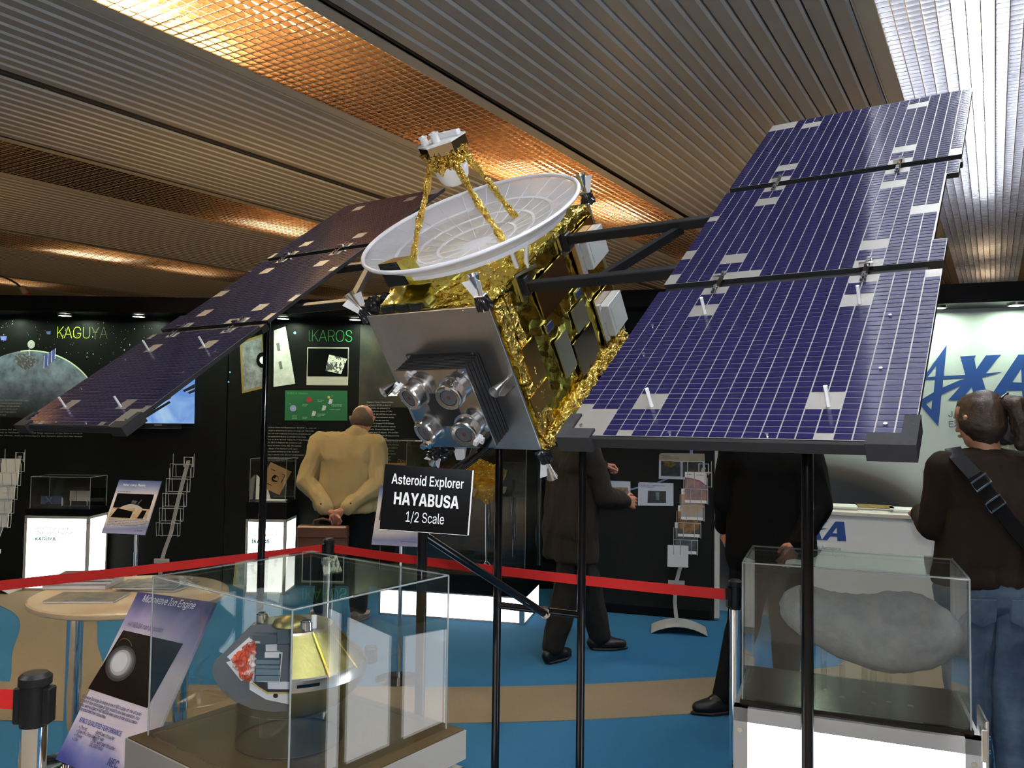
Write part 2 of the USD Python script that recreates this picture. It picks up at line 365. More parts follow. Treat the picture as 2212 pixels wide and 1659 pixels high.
EW = emit_mat('tube_warm', WARM, LAMP_WARM); EC = emit_mat('tube_white', WHITE, LAMP_WHITE); EWH = emit_mat('tube_warm_hot', (1, .80, .50), LAMP_WARM * 4.0)
EBG = emit_mat('tube_warm_brightest', (1, .78, .46), LAMP_WARM * 7.0)
LAMPS = {0: [(-3.5, EC), (-.8, EC), (3.0, EBG), (8.0, EBG), (10.0, EBG), (15.5, EW), (21, EW)], 1: [(-2, EC), (2.2, EWH), (8.6, EWH), (14.2, EW), (19, EW)],  # white tubes at low u are out of view, added for room fill
         2: [(0, EW), (8.5, EWH), (10.5, EW), (16, EW)], 3: [(-3.2, EC), (-1.0, EC), (1.2, EC), (3.4, EC), (6.5, EC), (8.6, EC), (10.6, EC), (16, EW), (19, EW)], 4: [(9.5, EW), (15, EW)], 5: [(-3, EC), (.5, EW), (4, EW), (7.5, EW), (11, EW), (16, EW)]}  # last entry: unseen tubes added to brighten the right side of the hall
for i, ls in LAMPS.items():
    v = sum(LOUV[i]) / 2
    for u, e in ls:
        if e is None: continue
        where = ('the golden louvre running over the dish', 'the second golden louvre from the dish', 'the third golden louvre, low at the left', 'the silver louvre at the right', 'the farthest golden louvre at the left', 'a golden louvre out of view at the right, added as fill light')[i]; hue = 'white' if e is EC else 'warm'
        t = thing('ceiling_lamp', '%s tube lamp glowing behind %s' % (hue, where), 'lamp', cp(u, v, .2), group='%s tubes behind %s' % (hue, where))
        half = .95 if e is EC else .62
        part(t, 'tube', tube(cp(u - half, v, .22), cp(u + half, v, .22), .045 if e is EC else .035, 12), e)
        part(t, 'reflector', cat(boxf(cp(u, v, .28), CV, CU, CN, -.09, .09, -half - .05, half + .05, 0, .01), boxf(cp(u, v, .28), CV, CU, CN, -.012, .012, -half - .03, half + .03, .01, .17)), WHITEP)
# ---------------------------------------------------------------- the spacecraft model, in its own axes: a along the wings, b towards the ion engines, n out of the dish
SA = V(0.83687, -0.54737, 0.00532); SB = V(-0.44144, -0.68060, -0.58473); SN = V(-0.32369, -0.48700, 0.81121)
SO = V(0.40472, 2.24075, 1.90533) - SA * .8332
def S(a, b, n): return SO + SA * a + SB * b + SN * n
def sbox(a0, a1, b0, b1, n0, n1, bev=0): return boxf(SO, SA, -SB, SN, a0, a1, -b1, -b0, n0, n1, bev)   # right-handed: a, -b, n
sat = thing('spacecraft_model', 'large gold foil spacecraft model with white dish and two blue solar wings on black poles', 'model', tuple(S(0, -.4, -.57)))
TOPF = Fr(S(0, 0, 0), SA, -SB)                                         # x = a, y = -b, z = n
CELL = usdkit.material(stage, '/World/Looks/solar_cell', {
    'oi': ('geometry', {}), 'r': ('rgb_ramp', {'ramp': [(0, (.009, .007, .050)), (1, (.013, .009, .066))]}),
    'p': ('principled_bsdf', {'roughness': .13, 'specular_ior_level': .55, 'coat_weight': .15, 'coat_roughness': .05})},
    [('oi.random_per_island', 'r.fac'), ('r.color', 'p.base_color')], surface='p.BSDF')
SUBST = M('panel_substrate', (.185, .172, .160), .45); EDGE = M('panel_edge', (.016, .016, .018), .6, specular_ior_level=.2)
FOAM = M('foam_bumper', (.022, .022, .024), .9, specular_ior_level=.2, bump=(300, .3, .002))
CW, RH = .7 / 21, .01964
ROWS = {1: 0.0, 2: -.7125, 3: -1.4250}                                  # b of the top edge of each panel
def blanks(k):
    B = set(); add = lambda c0, c1, r0, r1: B.update((c, r) for c in range(c0, c1) for r in range(r0, r1))
    for c in (4, 15):
        add(c, c + 2, 26, 29); add(c, c + 2, 3 if k == 3 else 5, 6 if k == 3 else 8)
        if k < 3: add(c, c + 2, 0, 2)
        if k > 1: add(c, c + 2, 32, 34)
    if k == 1: add(4, 5, 33, 34); add(16, 17, 33, 34); add(0, 1, 28, 34); add(1, 3, 29, 34); add(20, 21, 0, 2)
    if k == 2: add(6, 8, 32, 34); add(0, 1, 31, 34); add(0, 1, 23, 26); add(0, 1, 10, 12); add(18, 20, 16, 19); add(20, 21, 5, 28)
    if k == 3: add(0, 3, 0, 4); add(20, 21, 31, 34)
    return B
def wing(sign):
    A = lambda c: sign * (.8332 + c * CW)
    for k in (1, 2, 3):
        bt = ROWS[k]; B = blanks(k); n0 = 0.0
        poly = sg.box(0, 0, 21, 34)
        if k == 2: poly = poly.difference(sg.box(20.1, 5.2, 21.1, 27.8))
        p2 = sg.Polygon([(A(x), -(bt + y * RH)) for x, y in poly.exterior.coords])
        pan = part(sat, 'solar_panel', TOPF.slab(p2, -.0006, .0), SUBST)
        part(pan, 'panel_back', TOPF.slab(p2.buffer(-.0005), -.016, -.0007), EDGE)
        cells = []
        for c in range(21):
            for r in range(34):
                if (c, r) in B: continue
                a0, a1 = sorted((A(c + .045), A(c + .955)))
                cells.append((c, r, sbox(a0, a1, bt + (r + .10) * RH, bt + (r + .90) * RH, .0002, .0016)))
        if sign > 0 and k == 1:
            near = sorted(cells, key=lambda q: -q[1]); own, rest = near[:300], near[300:]
            for q in own: part(pan, 'solar_cell', q[2], CELL)
            part(pan, 'solar_cell_field', cat([q[2] for q in rest]), CELL, kind='stuff')
        else: part(pan, 'solar_cell_field', cat([q[2] for q in cells]), CELL, kind='stuff')
        if k == 1:
            for c in (5.25, 16.25):
                for r in (28.4, 7.4): part(pan, 'standoff_pin', tube(S(A(c), bt + r * RH, 0), S(A(c), bt + r * RH, .046), .0042, 12), WHITEP, smooth=30)  # white paint stands for the flash mirrored on metal pins
            a0, a1 = sorted((A(1.9), A(19.0)))
            part(pan, 'front_rail', sbox(a0, a1, .655, .674, -.030, -.002, .003), EDGE)
            for cc, s2 in ((0, 1), (21, -1)):
                x0, x1, x2 = A(cc - .18 * s2), A(cc + 2.3 * s2), A(cc + .62 * s2)
                L = sg.Polygon([(x0, -.685), (x1, -.685), (x1, -.650), (x2, -.650), (x2, -.595), (x0, -.595)])
                if not L.exterior.is_ccw: L = sg.Polygon(list(L.exterior.coords)[::-1])
                part(pan, 'foam_corner', TOPF.slab(L, -.032, .006), FOAM)
            for c, r in ((1.1, 32.4), (7.5, 33.5), (13.4, 33.5), (19.5, 31.6), (2.3, 17.2), (18.4, 11), (18.6, 22), (1.5, 10)):
                q = S(A(c), bt + r * RH, .0015); part(pan, 'rivet', tube(q, q + SN * .004, .004, 8), STEEL)
        if k > 1:
            for c in (5.0, 16.0):
                b0 = bt + 34 * RH; a = A(c)
                h = part(sat, 'hinge', cat(sbox(a - .007, a + .007, b0 - .035, b0 + .08, .003, .006), sbox(a - .016, a + .016, b0 + .012, b0 + .022, .002, .020)), CHROME)
                for bb in (-.028, -.014, .055, .072): q = S(a, b0 + bb, .005); part(h, 'bolt', tube(q, q + SN * .008, .0055, 10), CHROME)
            a0, a1 = sorted((A(.2), A(20)))
            b0 = bt + 34 * RH
            part(sat, 'panel_joint_bar', sbox(a0, a1, b0 + .004, b0 + .040, -.040, -.012) if k == 2 else cat([sbox(*sorted((A(c), A(c + 1.3))), b0 + .008, b0 + .036, -.03, -.012) for c in np.arange(0, 20, 2.2)]), BLACKM)
    # yoke to the body: two rails and a brace
    Y = part(sat, 'yoke_rail', sbox(*sorted((sign * .27, sign * .90)), -.575, -.545, -.045, -.012, .003), BLACKM)
    part(sat, 'yoke_rail', sbox(*sorted((sign * .27, sign * .90)), -.238, -.206, -.062, -.028, .003), BLACKM)
    a_, c_ = S(sign * .55, -.235, -.045), S(sign * .705, -.55, -.03)
    d = unit(c_ - a_); s_ = unit(np.cross(d, SN)); part(sat, 'yoke_brace', boxf(a_, s_, np.cross(SN, s_), SN, -.013, .013, -.01, np.linalg.norm(c_ - a_) + .01, -.014, .014), BLACKM)
    for b in (-.56, -.222):
        part(sat, 'yoke_bracket', sbox(*sorted((sign * .252, sign * .262)), b - .035, b + .035, -.085, .005), STEEL)
        part(sat, 'yoke_clamp', sbox(*sorted((sign * .262, sign * .285)), b - .024, b + .024, -.07, -.004, .004), BLACKM)
wing(1); wing(-1)

# ---- body
def crumple(m, edge, amp, scale, seed=0, keep=None):
    v, f = vf(m); t = trimesh.Trimesh(v, f, process=True)
    v, f = trimesh.remesh.subdivide_to_size(t.vertices, t.faces, edge, max_iter=12); t = trimesh.Trimesh(v, f, process=True); t.merge_vertices()
    v = np.array(t.vertices); p = v * scale
    r = 1 - np.abs(2 * meshkit.fbm(p, 4, seed) - 1); q = 1 - np.abs(2 * meshkit.noise(p * 2.3 + 9, seed + 3) - 1)
    d = (r ** 3 * .9 + q ** 4 * .5 - .5) * amp
    if keep is not None: d = d * keep(v)
    return trimesh.Trimesh(v + t.vertex_normals * d[:, None], t.faces, process=False)
def local(v): d = np.asarray(v) - SO; return np.c_[d @ SA, d @ SB, d @ SN]
GOLDS = foil_mat('gold_foil_stretched', (.54, .46, .065), .12, 6, .34)
part(sat, 'body', crumple(sbox(-.247, .247, -.825, -.012, -.560, -.004), .016, .0075, 7, 1), GOLDS, smooth=28)
part(sat, 'engine_deck_plate', sbox(-.268, .256, -.012, 0, -.572, .002, .002), ALU, label='dull aluminium plate carrying the four ion engines')
part(sat, 'rear_plate', sbox(-.256, .256, -.840, -.828, -.572, -.0, .002), ALU)
# front foil skirts: thin vertical crease lines on the right-hand side
for b, w in ((-.035, .05), (-.10, .03)):
    part(sat, 'foil_flap', crumple(sbox(.249, .256, b - w, b, -.555, -.02), .012, .010, 16, 5), GOLD2, smooth=28)
part(sat, 'foil_hem', crumple(sbox(.245, .272, -.80, -.02, -.585, -.545), .010, .022, 18, 8), GOLD2, smooth=28)
# silvered windows on the right-hand side, each a thin mirror plate
OSR = M('silver_brown_radiator', (.50, .40, .31), .12, 1.0); OSR2 = M('silver_grey_radiator', (.52, .50, .48), .30, 1.0); OSR3 = M('copper_radiator', (.60, .36, .12), .10, 1.0)
for b0, b1, n0, n1, m in ((-.275, -.52, -.205, -.065, OSR), (-.46, -.566, -.370, -.275, OSR2), (-.080, -.177, -.362, -.210, OSR3), (-.290, -.386, -.460, -.306, OSR2),
                          (-.400, -.575, -.525, -.382, OSR), (-.032, -.170, -.455, -.376, OSR3), (-.640, -.820, -.545, -.328, OSR), (-.60, -.815, -.215, -.04, OSR3)):
    part(sat, 'radiator_panel', sbox(.2560, .2620, min(b0, b1), max(b0, b1), n0, n1), m)
for b, n in ((-.287, -.238), (-.545, -.243)):
    part(sat, 'sensor_window', cat(sbox(.256, .264, b - .026, b + .026, n - .017, n + .017)), STEEL)
    part(sat, 'sensor_glass', sbox(.2642, .2655, b - .021, b + .021, n - .013, n + .013), M('sensor_blue', (.02, .03, .08), .15))
GBOX = M('grey_box_paint', (.36, .37, .37), .4)
for b0, b1, n0, n1 in ((-.80, -.66, -.50, -.365), (-.80, -.64, -.195, -.075)):
    q = part(sat, 'electronics_box', sbox(.2622, .302, b0, b1, n0, n1, .002), GBOX)
    part(q, 'box_flange', cat(sbox(.258, .275, b1, b1 + .016, n0 - .012, n1 + .012), sbox(.302, .304, b0 + .02, b1 - .02, n0 + .02, n1 - .02)), GBOX)
    for n in np.linspace(n0 + .01, n1 - .01, 3): p0 = S(.275, b1 + .008, n); part(q, 'screw', tube(p0, p0 + SA * .004, .003, 6), STEEL)
# ---- ion engine pack
FIN = M('black_fin', (.018, .018, .02), .45)
eng = part(sat, 'engine_radiator', cat([sbox(-.150 + .002 * (i % 2), .150 - .002 * (i % 2) - .0, .004 + .0098 * i, .011 + .0098 * i, -.487, -.170) for i in range(9)] + [sbox(-.143, .143, 0, .094, -.480, -.177), sbox(-.160, .143, 0, .006, -.492, -.160)]), FIN)
for a, n in ((-.148, -.166), (.128, -.166), (.13, -.478)): p0 = S(a, .006, n); part(eng, 'screw', tube(p0, p0 + SB * .005, .005, 8), STEEL)
MIRR = M('polished_plate', (.66, .66, .68), .13, 1.0)
part(sat, 'engine_mounting_plate', sbox(-.152, .152, .094, .099, -.489, -.168), MIRR)
part(sat, 'engine_centre_square', sbox(-.062, .060, .099, .1015, -.398, -.262), FIN)
GRID = M('grid_grey', (.085, .085, .095), .5, var=(180, (.12, .12, .13), .4, .6)); REDD = M('dull_red', (.13, .04, .05), .5)
for ia, (a, n, ca) in enumerate(((-.078, -.250, -.20), (.072, -.250, .16), (-.080, -.398, -.20), (.072, -.400, .16))):
    ax = unit(SB + SA * ca); u_ = unit(np.cross(SN, ax)); w_ = np.cross(ax, u_); o = S(a, .090, n)
    prof = [(.0, 0), (.052, 0), (.054, .012), (.046, .016), (.046, .044), (.049, .046), (.049, .054), (.046, .060), (.043, .062), (.031, .060), (.030, .056)]
    e = part(sat, 'ion_engine', lathe(prof, o, u_, w_, ax, 48), STEEL, smooth=25)
    part(e, 'engine_grid', tube(o + ax * .050, o + ax * .057, .0302, 40), GRID)
    part(e, 'grid_ring', lathe([(.0285, .0575), (.031, .0585), (.0315, .056)], o, u_, w_, ax, 40), BLACKM)
    part(e, 'red_centre', tube(o + ax * .057, o + ax * .0576, .007, 20), REDD)
    for t in np.arange(6) * np.pi / 3 + .3: q = o + ax * .062 + (math.cos(t) * u_ + math.sin(t) * w_) * .0405; part(e, 'screw', tube(q - ax * .002, q + ax * .0015, .0022, 6), CHROME)
    sx, sn = ((-1, 1), (.55, 1.1), (-.4, -1.05), (1, -.55))[ia]; dd = unit(SA * sx + SN * sn); q = o + dd * .056; tt = np.cross(ax, dd)
    nz = part(sat, 'neutraliser', cat(boxf(q, tt, dd, np.cross(tt, dd), -.012, .012, -.008, .022, -.05, -.040), boxf(q, tt, dd, np.cross(tt, dd), -.009, .009, -.004, .010, -.075, -.03), boxf(q, tt, dd, np.cross(tt, dd), -.013, .013, .002, .008, -.062, -.036)), CHROME if ia in (1, 2) else WHITEP)
    for s_ in (-.006, .008): p0 = q - np.cross(tt, dd) * -.04 * 0 + ax * .051 + dd * s_ * 1.4; part(nz, 'screw', tube(p0 - ax * .01, p0 + ax * .002, .003, 8), STEEL)
# ---- dish
DC = (0.0, -.405)
def dish_n(r): return .062 + (.150 - .062) * (r / .41) ** 2
DISH = usdkit.material(stage, '/World/Looks/dish_mesh', {'t': ('transparent_bsdf', {'color': (1, 1, 1)}), 'd': ('diffuse_bsdf', {'color': (.80, .80, .85)}), 'tr': ('translucent_bsdf', {'color': (.7, .7, .74)}),
    'm0': ('mix_closure', {'fac': .35}), 'm': ('mix_closure', {'fac': .76})}, [('d.BSDF', 'm0.closure1'), ('tr.BSDF', 'm0.closure2'), ('t.BSDF', 'm.closure1'), ('m0.closure', 'm.closure2')], surface='m.closure')
RIB = M('dish_rib', (.82, .82, .88), .5); RIB2 = M('dish_rib_fine', (.66, .66, .72), .6)
def dlathe(prof, n=96, **k): return lathe(prof, S(DC[0], DC[1], 0), SA, -SB, SN, n, **k)
part(sat, 'dish', dlathe([(r, dish_n(r)) for r in np.linspace(.004, .408, 14)]), DISH, smooth=True, label='white translucent mesh dish antenna')
part(sat, 'dish_rim', dlathe([(.41 + .0075 * math.cos(t), .152 + .0075 * math.sin(t)) for t in np.linspace(0, 2 * np.pi, 11)]), RIB, smooth=True)
for r in (.15, .225, .30): part(sat, 'dish_ring', dlathe([(r - .005, dish_n(r - .005) + .002), (r + .005, dish_n(r + .005) + .002), (r + .005, dish_n(r + .005) - .002), (r - .005, dish_n(r - .005) - .002), (r - .005, dish_n(r - .005) + .002)]), RIB2)
for i in range(24):
    t = i * 2 * np.pi / 24 + .1; e = V(*(math.cos(t) * SA - math.sin(t) * SB)); f_ = np.cross(SN, e); c = S(DC[0], DC[1], 0)
    rs = np.linspace(.06 if i % 2 == 0 else .15, .405, 7); w = .0016
    v = np.array([c + e * r + f_ * (w * s_) + SN * (dish_n(r) + d_) for r in rs for s_, d_ in ((-1, .0018), (1, .0018), (1, -.0018), (-1, -.0018))])
    fs = [(4 * k + j, 4 * k + (j + 1) % 4, 4 * k + 4 + j) for k in range(6) for j in range(4)] + [(4 * k + (j + 1) % 4, 4 * k + 4 + (j + 1) % 4, 4 * k + 4 + j) for k in range(6) for j in range(4)]
    part(sat, 'dish_rib', (v, np.array(fs)), RIB2)
part(sat, 'dish_skirt', dlathe([(.40, .142), (.372, .118), (.338, .098)]), DISH, smooth=True)
part(sat, 'dish_back_ring', dlathe([(.330, .090), (.348, .090), (.350, .108), (.342, .110), (.332, .104), (.330, .090)]), RIB, smooth=30)
part(sat, 'dish_hub', dlathe([(0, .058), (.06, .06), (.07, .052), (.07, .02)]), RIB, smooth=30)
for t in (-.565, 2.6, 1.25):
    e = math.cos(t) * SA + math.sin(t) * -(-SB) * -1; e = unit(math.cos(t) * SA - math.sin(t) * SB); f_ = np.cross(SN, e); c = S(DC[0], DC[1], 0)
    foot = c + e * .312 + SN * .008
    st = part(sat, 'dish_bracket', boxf(foot, f_, e, SN * -1, -.045, .045, -.022, .022, -.006, .004), STEEL)
    for s_ in (-.022, .022): part(st, 'strut', tube(foot + f_ * s_ * .7, c + e * .345 + f_ * s_ * 1.5 + SN * .112, .0075, 10), WHITEP)
# foil collar between dish and deck
mh = manifold3d.Manifold.hull_points([tuple(map(float, S(a, b, -.004))) for a in (-.244, .244) for b in (-.015, -.815)] + [tuple(map(float, S(DC[0] + .29 * math.cos(t), DC[1] + .29 * math.sin(t), .036))) for t in np.linspace(0, 2 * np.pi, 40)])
part(sat, 'foil_collar', crumple(mh, .016, .020, 9, 4), GOLD, smooth=28)
for a, b, c_, d_ in ((-.03, -.02, .10, -.10), (.18, -.05, .2, -.30)):
    part(sat, 'foil_seam', pipe([S(a, b, .012), S((a + c_) / 2, (b + d_) / 2, .036), S(c_, d_, .050)], .006, 8), GOLD2, smooth=True)
# ---- feed on its tripod
fc = (0.005, -.405)
def flathe(prof, n=40): return lathe(prof, S(*fc, 0), SA, -SB, SN, n)
part(sat, 'feed_dome', flathe([(0, .285), (.022, .288), (.040, .298), (.052, .314), (.058, .335), (.060, .352), (.060, .362)]), WHITEP, smooth=True)
part(sat, 'feed_foil_wrap', crumple(flathe([(.0, .355), (.062, .358), (.066, .372), (.060, .395), (.078, .414), (.0, .414)], 24), .009, .022, 30, 2), GOLD2, smooth=28)
hexp = lambda r, n0, n1: cat([(lambda m: m)(lathe([(0, n0), (r, n0), (r, n1), (0, n1)], S(*fc, 0), unit(SA * .9 - SB * .44), unit(SB * -.9 - SA * .44), SN, 6))])
hx = part(sat, 'feed_box', hexp(.086, .410, .447), M('bronze_film', (.50, .38, .24), .16, 1.0))
part(hx, 'box_lid', hexp(.089, .447, .452), WHITEP)
for a, b, r, h in ((-.045, .035, .013, .024), (.0, .030, .014, .028)):
    q = S(fc[0] + a, fc[1] + b, .452); part(hx, 'antenna_knob', cat(tube(q, q + SN * h, r, 20), tube(q + SN * h, q + SN * (h + .005), r * 1.25, 20), tube(q + SN * (h + .005), q + SN * (h + .009), r * .4, 10)), WHITEP, smooth=30)
part(hx, 'antenna_blade', sbox(fc[0] - .03, fc[0] + .07, fc[1] - .03, fc[1] - .005, .452, .470, .003), WHITEP)
for (a, b), (ta, tb, tn) in zip(((-.160, -.205), (.205, -.275), (.085, -.575)), ((-.066, .025, .372), (.048, .045, .380), (.052, -.035, .385))):
    rr = math.hypot(a - DC[0], b - DC[1]); p0, p1 = S(a, b, dish_n(rr) - .004), S(fc[0] + ta, fc[1] + tb, tn)
    k = 16; P = [p0 + (p1 - p0) * s_ + SA * .003 * math.sin(9 * s_ + a * 30) for s_ in np.linspace(0, 1, k)]
    part(sat, 'tripod_leg', crumple(pipe(P, .0125 + .0025 * np.sin(np.linspace(0, 17, k)), 10), .011, .007, 45, 6), GOLD2, smooth=24)
# ---- star tracker and front fairing on the top deck
def hullS(pts): return manifold3d.Manifold.hull_points([tuple(map(float, S(*p))) for p in pts])
tr = part(sat, 'star_tracker', hullS([(-.150, -.040, .085), (-.055, -.040, .085), (-.140, -.025, .178), (-.058, -.025, .178), (-.150, -.13, .05), (-.04, -.13, .05), (-.130, -.10, .165), (-.055, -.10, .165)]), GOLDF)
part(tr, 'baffle_opening', cat(boxf(S(0, 0, 0), SA, unit(np.cross(SN, SA)), SN, 0, 0, 0, 0, 0, 0)) if False else hullS([(-.147, -.0375, .088), (-.058, -.0375, .088), (-.138, -.0225, .175), (-.061, -.0225, .175), (-.147, -.0355, .088), (-.061, -.0205, .175)]), BLACKF)
fr_ = part(sat, 'front_fairing', crumple(hullS([(-.21, -.012, .004), (.02, -.012, .004), (-.20, -.020, .030), (.0, -.020, .030), (-.20, -.17, .052), (.06, -.20, .052), (-.23, -.2, .0), (.09, -.2, .0)]), .02, .006, 14, 3), GOLDF, smooth=28)
for i in range(3): part(fr_, 'louvre_slot', sbox(-.195 + .063 * i, -.142 + .063 * i, -.014, -.008, .004, .026), BLACKF)
for a, b in ((.05, -.02), (-.215, -.02)): part(sat, 'foil_seam', pipe([S(a, b, .006), S(a + .03, b - .02, .02), S(a + .06, b - .03, .022)], .005, 8), GOLD2, smooth=True)
# ---- attitude thrusters
def thruster(q, d, side, white=True, L=.062, wrap=True):
    d = unit(d); a_, b_, _ = basis(d); q = V(*q)
    prof = [(.0, -.01), (.007, -.01), (.006, .012), (.010, .020), (.0205, L), (.0185, L), (.009, .022), (0, .02)]
    t = part(sat, 'attitude_thruster', lathe(prof, q, a_, b_, d, 28), STEEL, smooth=30)
    if white:
        sd = unit(side); ot = np.cross(d, sd)
        for s_ in (-1, 1):
            pl = Fr(q - d * .004, unit(ot * s_ * .8 + sd * .5), d); part(t, 'heat_shield', pl.slab(Pg((.004, -.006), (.022, -.006), (.042, .052), (.010, .052)), -.0012, .0012), WHITEP)
        part(t, 'mount_block', boxf(q - d * .02, ot, sd, -d if np.dot(np.cross(ot, sd), -d) > 0 else d, -.018, .018, -.014, .014, -.012, .012, .002), STEEL)
    if wrap: part(t, 'black_wrap', crumple(tube(q - d * .055, q - d * .014, .026, 14, .020), .012, .010, 50, 7), M('black_film', (.012, .012, .014), .22), smooth=28)
thruster(S(.238, -.005, .050), SN, SB); thruster(S(.235, -.87, .045), SN, -SB); thruster(S(-.30, -.02, .03), SN * .9 - SA * .35, SB + SA)
thruster(S(.255, -.005, -.635), -SN, SB); thruster(S(-.25, -.03, -.63), -SN - SA, SB, wrap=True)
for a, n, sa in ((.228, -.27, -.12), (-.24, -.265, -.35)):
    th = S(a, .018, n); thruster(th, SB + SA * sa, SN, white=False, wrap=False, L=.07)
    part(sat, 'thruster_vane', Fr(th - SN * .03, SA, SB).slab(Pg((-.02, -.015), (.02, -.015), (.012, .045), (-.03, .045)), -.001, .001), STEEL)
    part(sat, 'thruster_arm', tube(S(a, 0, n), th, .006, 10), CHROME, smooth=True)
part(sat, 'black_bundle', crumple(sbox(-.29, -.21, -.09, -.02, -.02, .03), .012, .02, 30, 3), MATS['black_film'], smooth=28)
part(sat, 'black_bundle', crumple(sbox(-.285, -.20, -.08, -.01, -.635, -.575), .012, .02, 30, 5), MATS['black_film'], smooth=28)
# ---- things under the belly
ub = part(sat, 'belly_box', crumple(sbox(.06, .155, -.26, -.13, -.66, -.56), .02, .006, 16, 2), GOLDF, smooth=28)
for a in (-.11, -.035): part(sat, 'target_plate', sbox(a, a + .066, -.19, -.185, -.66, -.575), WHITEP)
part(sat, 'sample_cone', hullS([(-.22, -.10, -.57), (-.14, -.10, -.57), (-.20, -.06, -.68), (-.16, -.06, -.68), (-.18, -.2, -.6)]), WHITEP)

# ---------------------------------------------------------------- its stand of black pipes
def zat(x, y, n):                                       # height of the model's plane n above a floor point
    return SO[2] + (n - ((V(x, y, SO[2]) - SO) @ SN)) / SN[2]
stand = thing('display_stand', 'black tubular steel stand carrying the spacecraft model', 'stand', (0.1, 2.9, 0))
PIPE = M('black_gloss_pipe', (.004, .004, .005), .14, specular_ior_level=.38)
P1, P2, P3, PR, PL = V(-.044, 3.10, 0), V(.262, 2.96, 0), V(-.262, 2.45, 0), V(.775, 2.125, 0), V(-1.07, 3.52, 0)
def post(p, top, r=.0152): return part(stand, 'post', tube((p[0], p[1], .01), (p[0], p[1], top), r, 20), PIPE, smooth=40)
post(P1, zat(*P1[:2], -.58)); post(P2, 1.475); post(P3, 1.37); post(PR, zat(*PR[:2], -.022)); post(PL, zat(*PL[:2], -.022))
part(stand, 'cross_bar', tube(P1 + V(0, 0, .842), P2 + V(0, 0, .842), .013, 16), PIPE, smooth=40)
knee = P1 * .42 + P2 * .58 + V(0, 0, .836)
part(stand, 'diagonal_brace', tube(P3 + V(0, 0, 1.20), knee + V(0, -.03, .0), .0135, 16), PIPE, smooth=40)
part(stand, 'cross_bar', tube((P1[0], P1[1], 1.452), (P2[0], P2[1], 1.462), .013, 16), PIPE, smooth=40)
part(stand, 'brace_bolt', cat(tube(knee + V(0, -.05, 0), knee + V(0, -.02, 0), .008, 8), tube(knee + V(0, -.02, 0), knee + V(0, .02, 0), .019, 12)), STEEL)
part(stand, 'inclined_strut', tube(P3 + V(-.02, .0, 1.30), S(.045, -.06, -.57), .0165, 16), PIPE, smooth=40)
for p in (P1, P2, P3, PR, PL): part(stand, 'foot_plate', tube((p[0], p[1], .0032), (p[0], p[1], .012), .09, 28), BLACKM)
part(stand, 'floor_bar', cat(tube(P1 + V(0, 0, .03), P3 + V(0, 0, .03), .014, 12), tube(P2 + V(0, 0, .03), PR + V(0, 0, .03), .014, 12), tube(P1 + V(0, 0, .03), PL + V(0, 0, .03), .014, 12)), PIPE)
# ---------------------------------------------------------------- booth walls
WY = 7.45
PANELM = M('booth_black', (.0040, .0043, .0040), .45, specular_ior_level=.12); PANEL2 = M('booth_charcoal', (.008, .009, .009), .6, specular_ior_level=.12)
wl = thing('wall_booth', None, None, kind='structure')
for i, (x0, x1) in enumerate(((-7.6, -5.35), (-5.34, -2.62), (-2.61, -1.345), (-1.335, .42))): part(wl, 'wall_panel', box(x0, x1, WY, WY + .06, 0, 2.46), PANELM)
part(wl, 'canopy', box(-7.6, .42, WY - .42, WY + .06, 2.425, 2.56), BLACKP)
part(wl, 'return_panel', box(.42, .47, 6.72, WY + .06, 0, 2.56), PANELM)
LW = wall_frame((0, WY, 0)); lw = lambda x, y: (lambda p: (p[0], p[2]))(on_y(x, y, WY))
def lwp(*pts): return sg.Polygon([lw(*p) for p in pts])
# ---- printed panel of the lunar orbiter
pr = thing('poster', 'black wall panel with a moon and spacecraft and KAGUYA in green letters', 'poster', (-4.0, WY - .001, 0))
MOON = usdkit.material(stage, '/World/Looks/moon_print', {'tc': ('texture_coordinate', {}), 'n': ('noise_texture', {'scale': 9, 'detail': 7.0, 'roughness': .65}), 'v': ('voronoi_texture', {'scale': 11}),
    's': ('separate_xyz', {}), 'm': ('map_range', {'from_min': 1.50, 'from_max': 1.86, 'to_min': .0, 'to_max': 1.0, 'clamp': True}), 'r': ('rgb_ramp', {'ramp': [(.32, (.045, .06, .095)), (.72, (.22, .26, .32))]}),
    'vr': ('rgb_ramp', {'ramp': [(0, (.55, .55, .55)), (.25, (1, 1, 1))]}), 'x': ('mix', {'mix_type': 'multiply', 'fac': .5}), 'y': ('mix', {'mix_type': 'multiply', 'fac': 1.0}), 'p': ('principled_bsdf', {'roughness': .6})},
    [('tc.object', 'n.vector'), ('tc.object', 'v.vector'), ('n.fac', 'r.fac'), ('v.distance', 'vr.fac'), ('r.color', 'x.color1'), ('vr.color', 'x.color2'), ('tc.object', 's.vector'), ('s.z', 'm.value'), ('x.color', 'y.color1'), ('m.result', 'y.color2'), ('y.color', 'p.base_color')], surface='p.BSDF')
cx_, cz_ = lw(62, 919); R_ = cz_ * 0 + (lw(62, 757)[1] - cz_)
moon = sg.Point(cx_, cz_).buffer(R_, 64).intersection(sg.box(-5.2, 1.49, -2.63, 2.4))
part(pr, 'moon_picture', LW.flat(moon, .002), MOON)
part(pr, 'moon_limb', LW.flat(sg.Point(cx_, cz_).buffer(R_ + .004, 64).difference(sg.Point(cx_, cz_).buffer(R_ - .008, 64)).intersection(sg.box(cx_ - .1, 1.72, -2.63, 2.4)), .003), M('limb_print', (.55, .62, .42), .6))
sp = part(pr, 'orbiter_picture', LW.flat(lwp((33, 768), (45, 762), (62, 768), (78, 776), (74, 790), (58, 800), (45, 794), (33, 780)), .003), M('orbiter_print', (.05, .045, .05), .6, var=(60, (.25, .24, .24), .5, .7)))
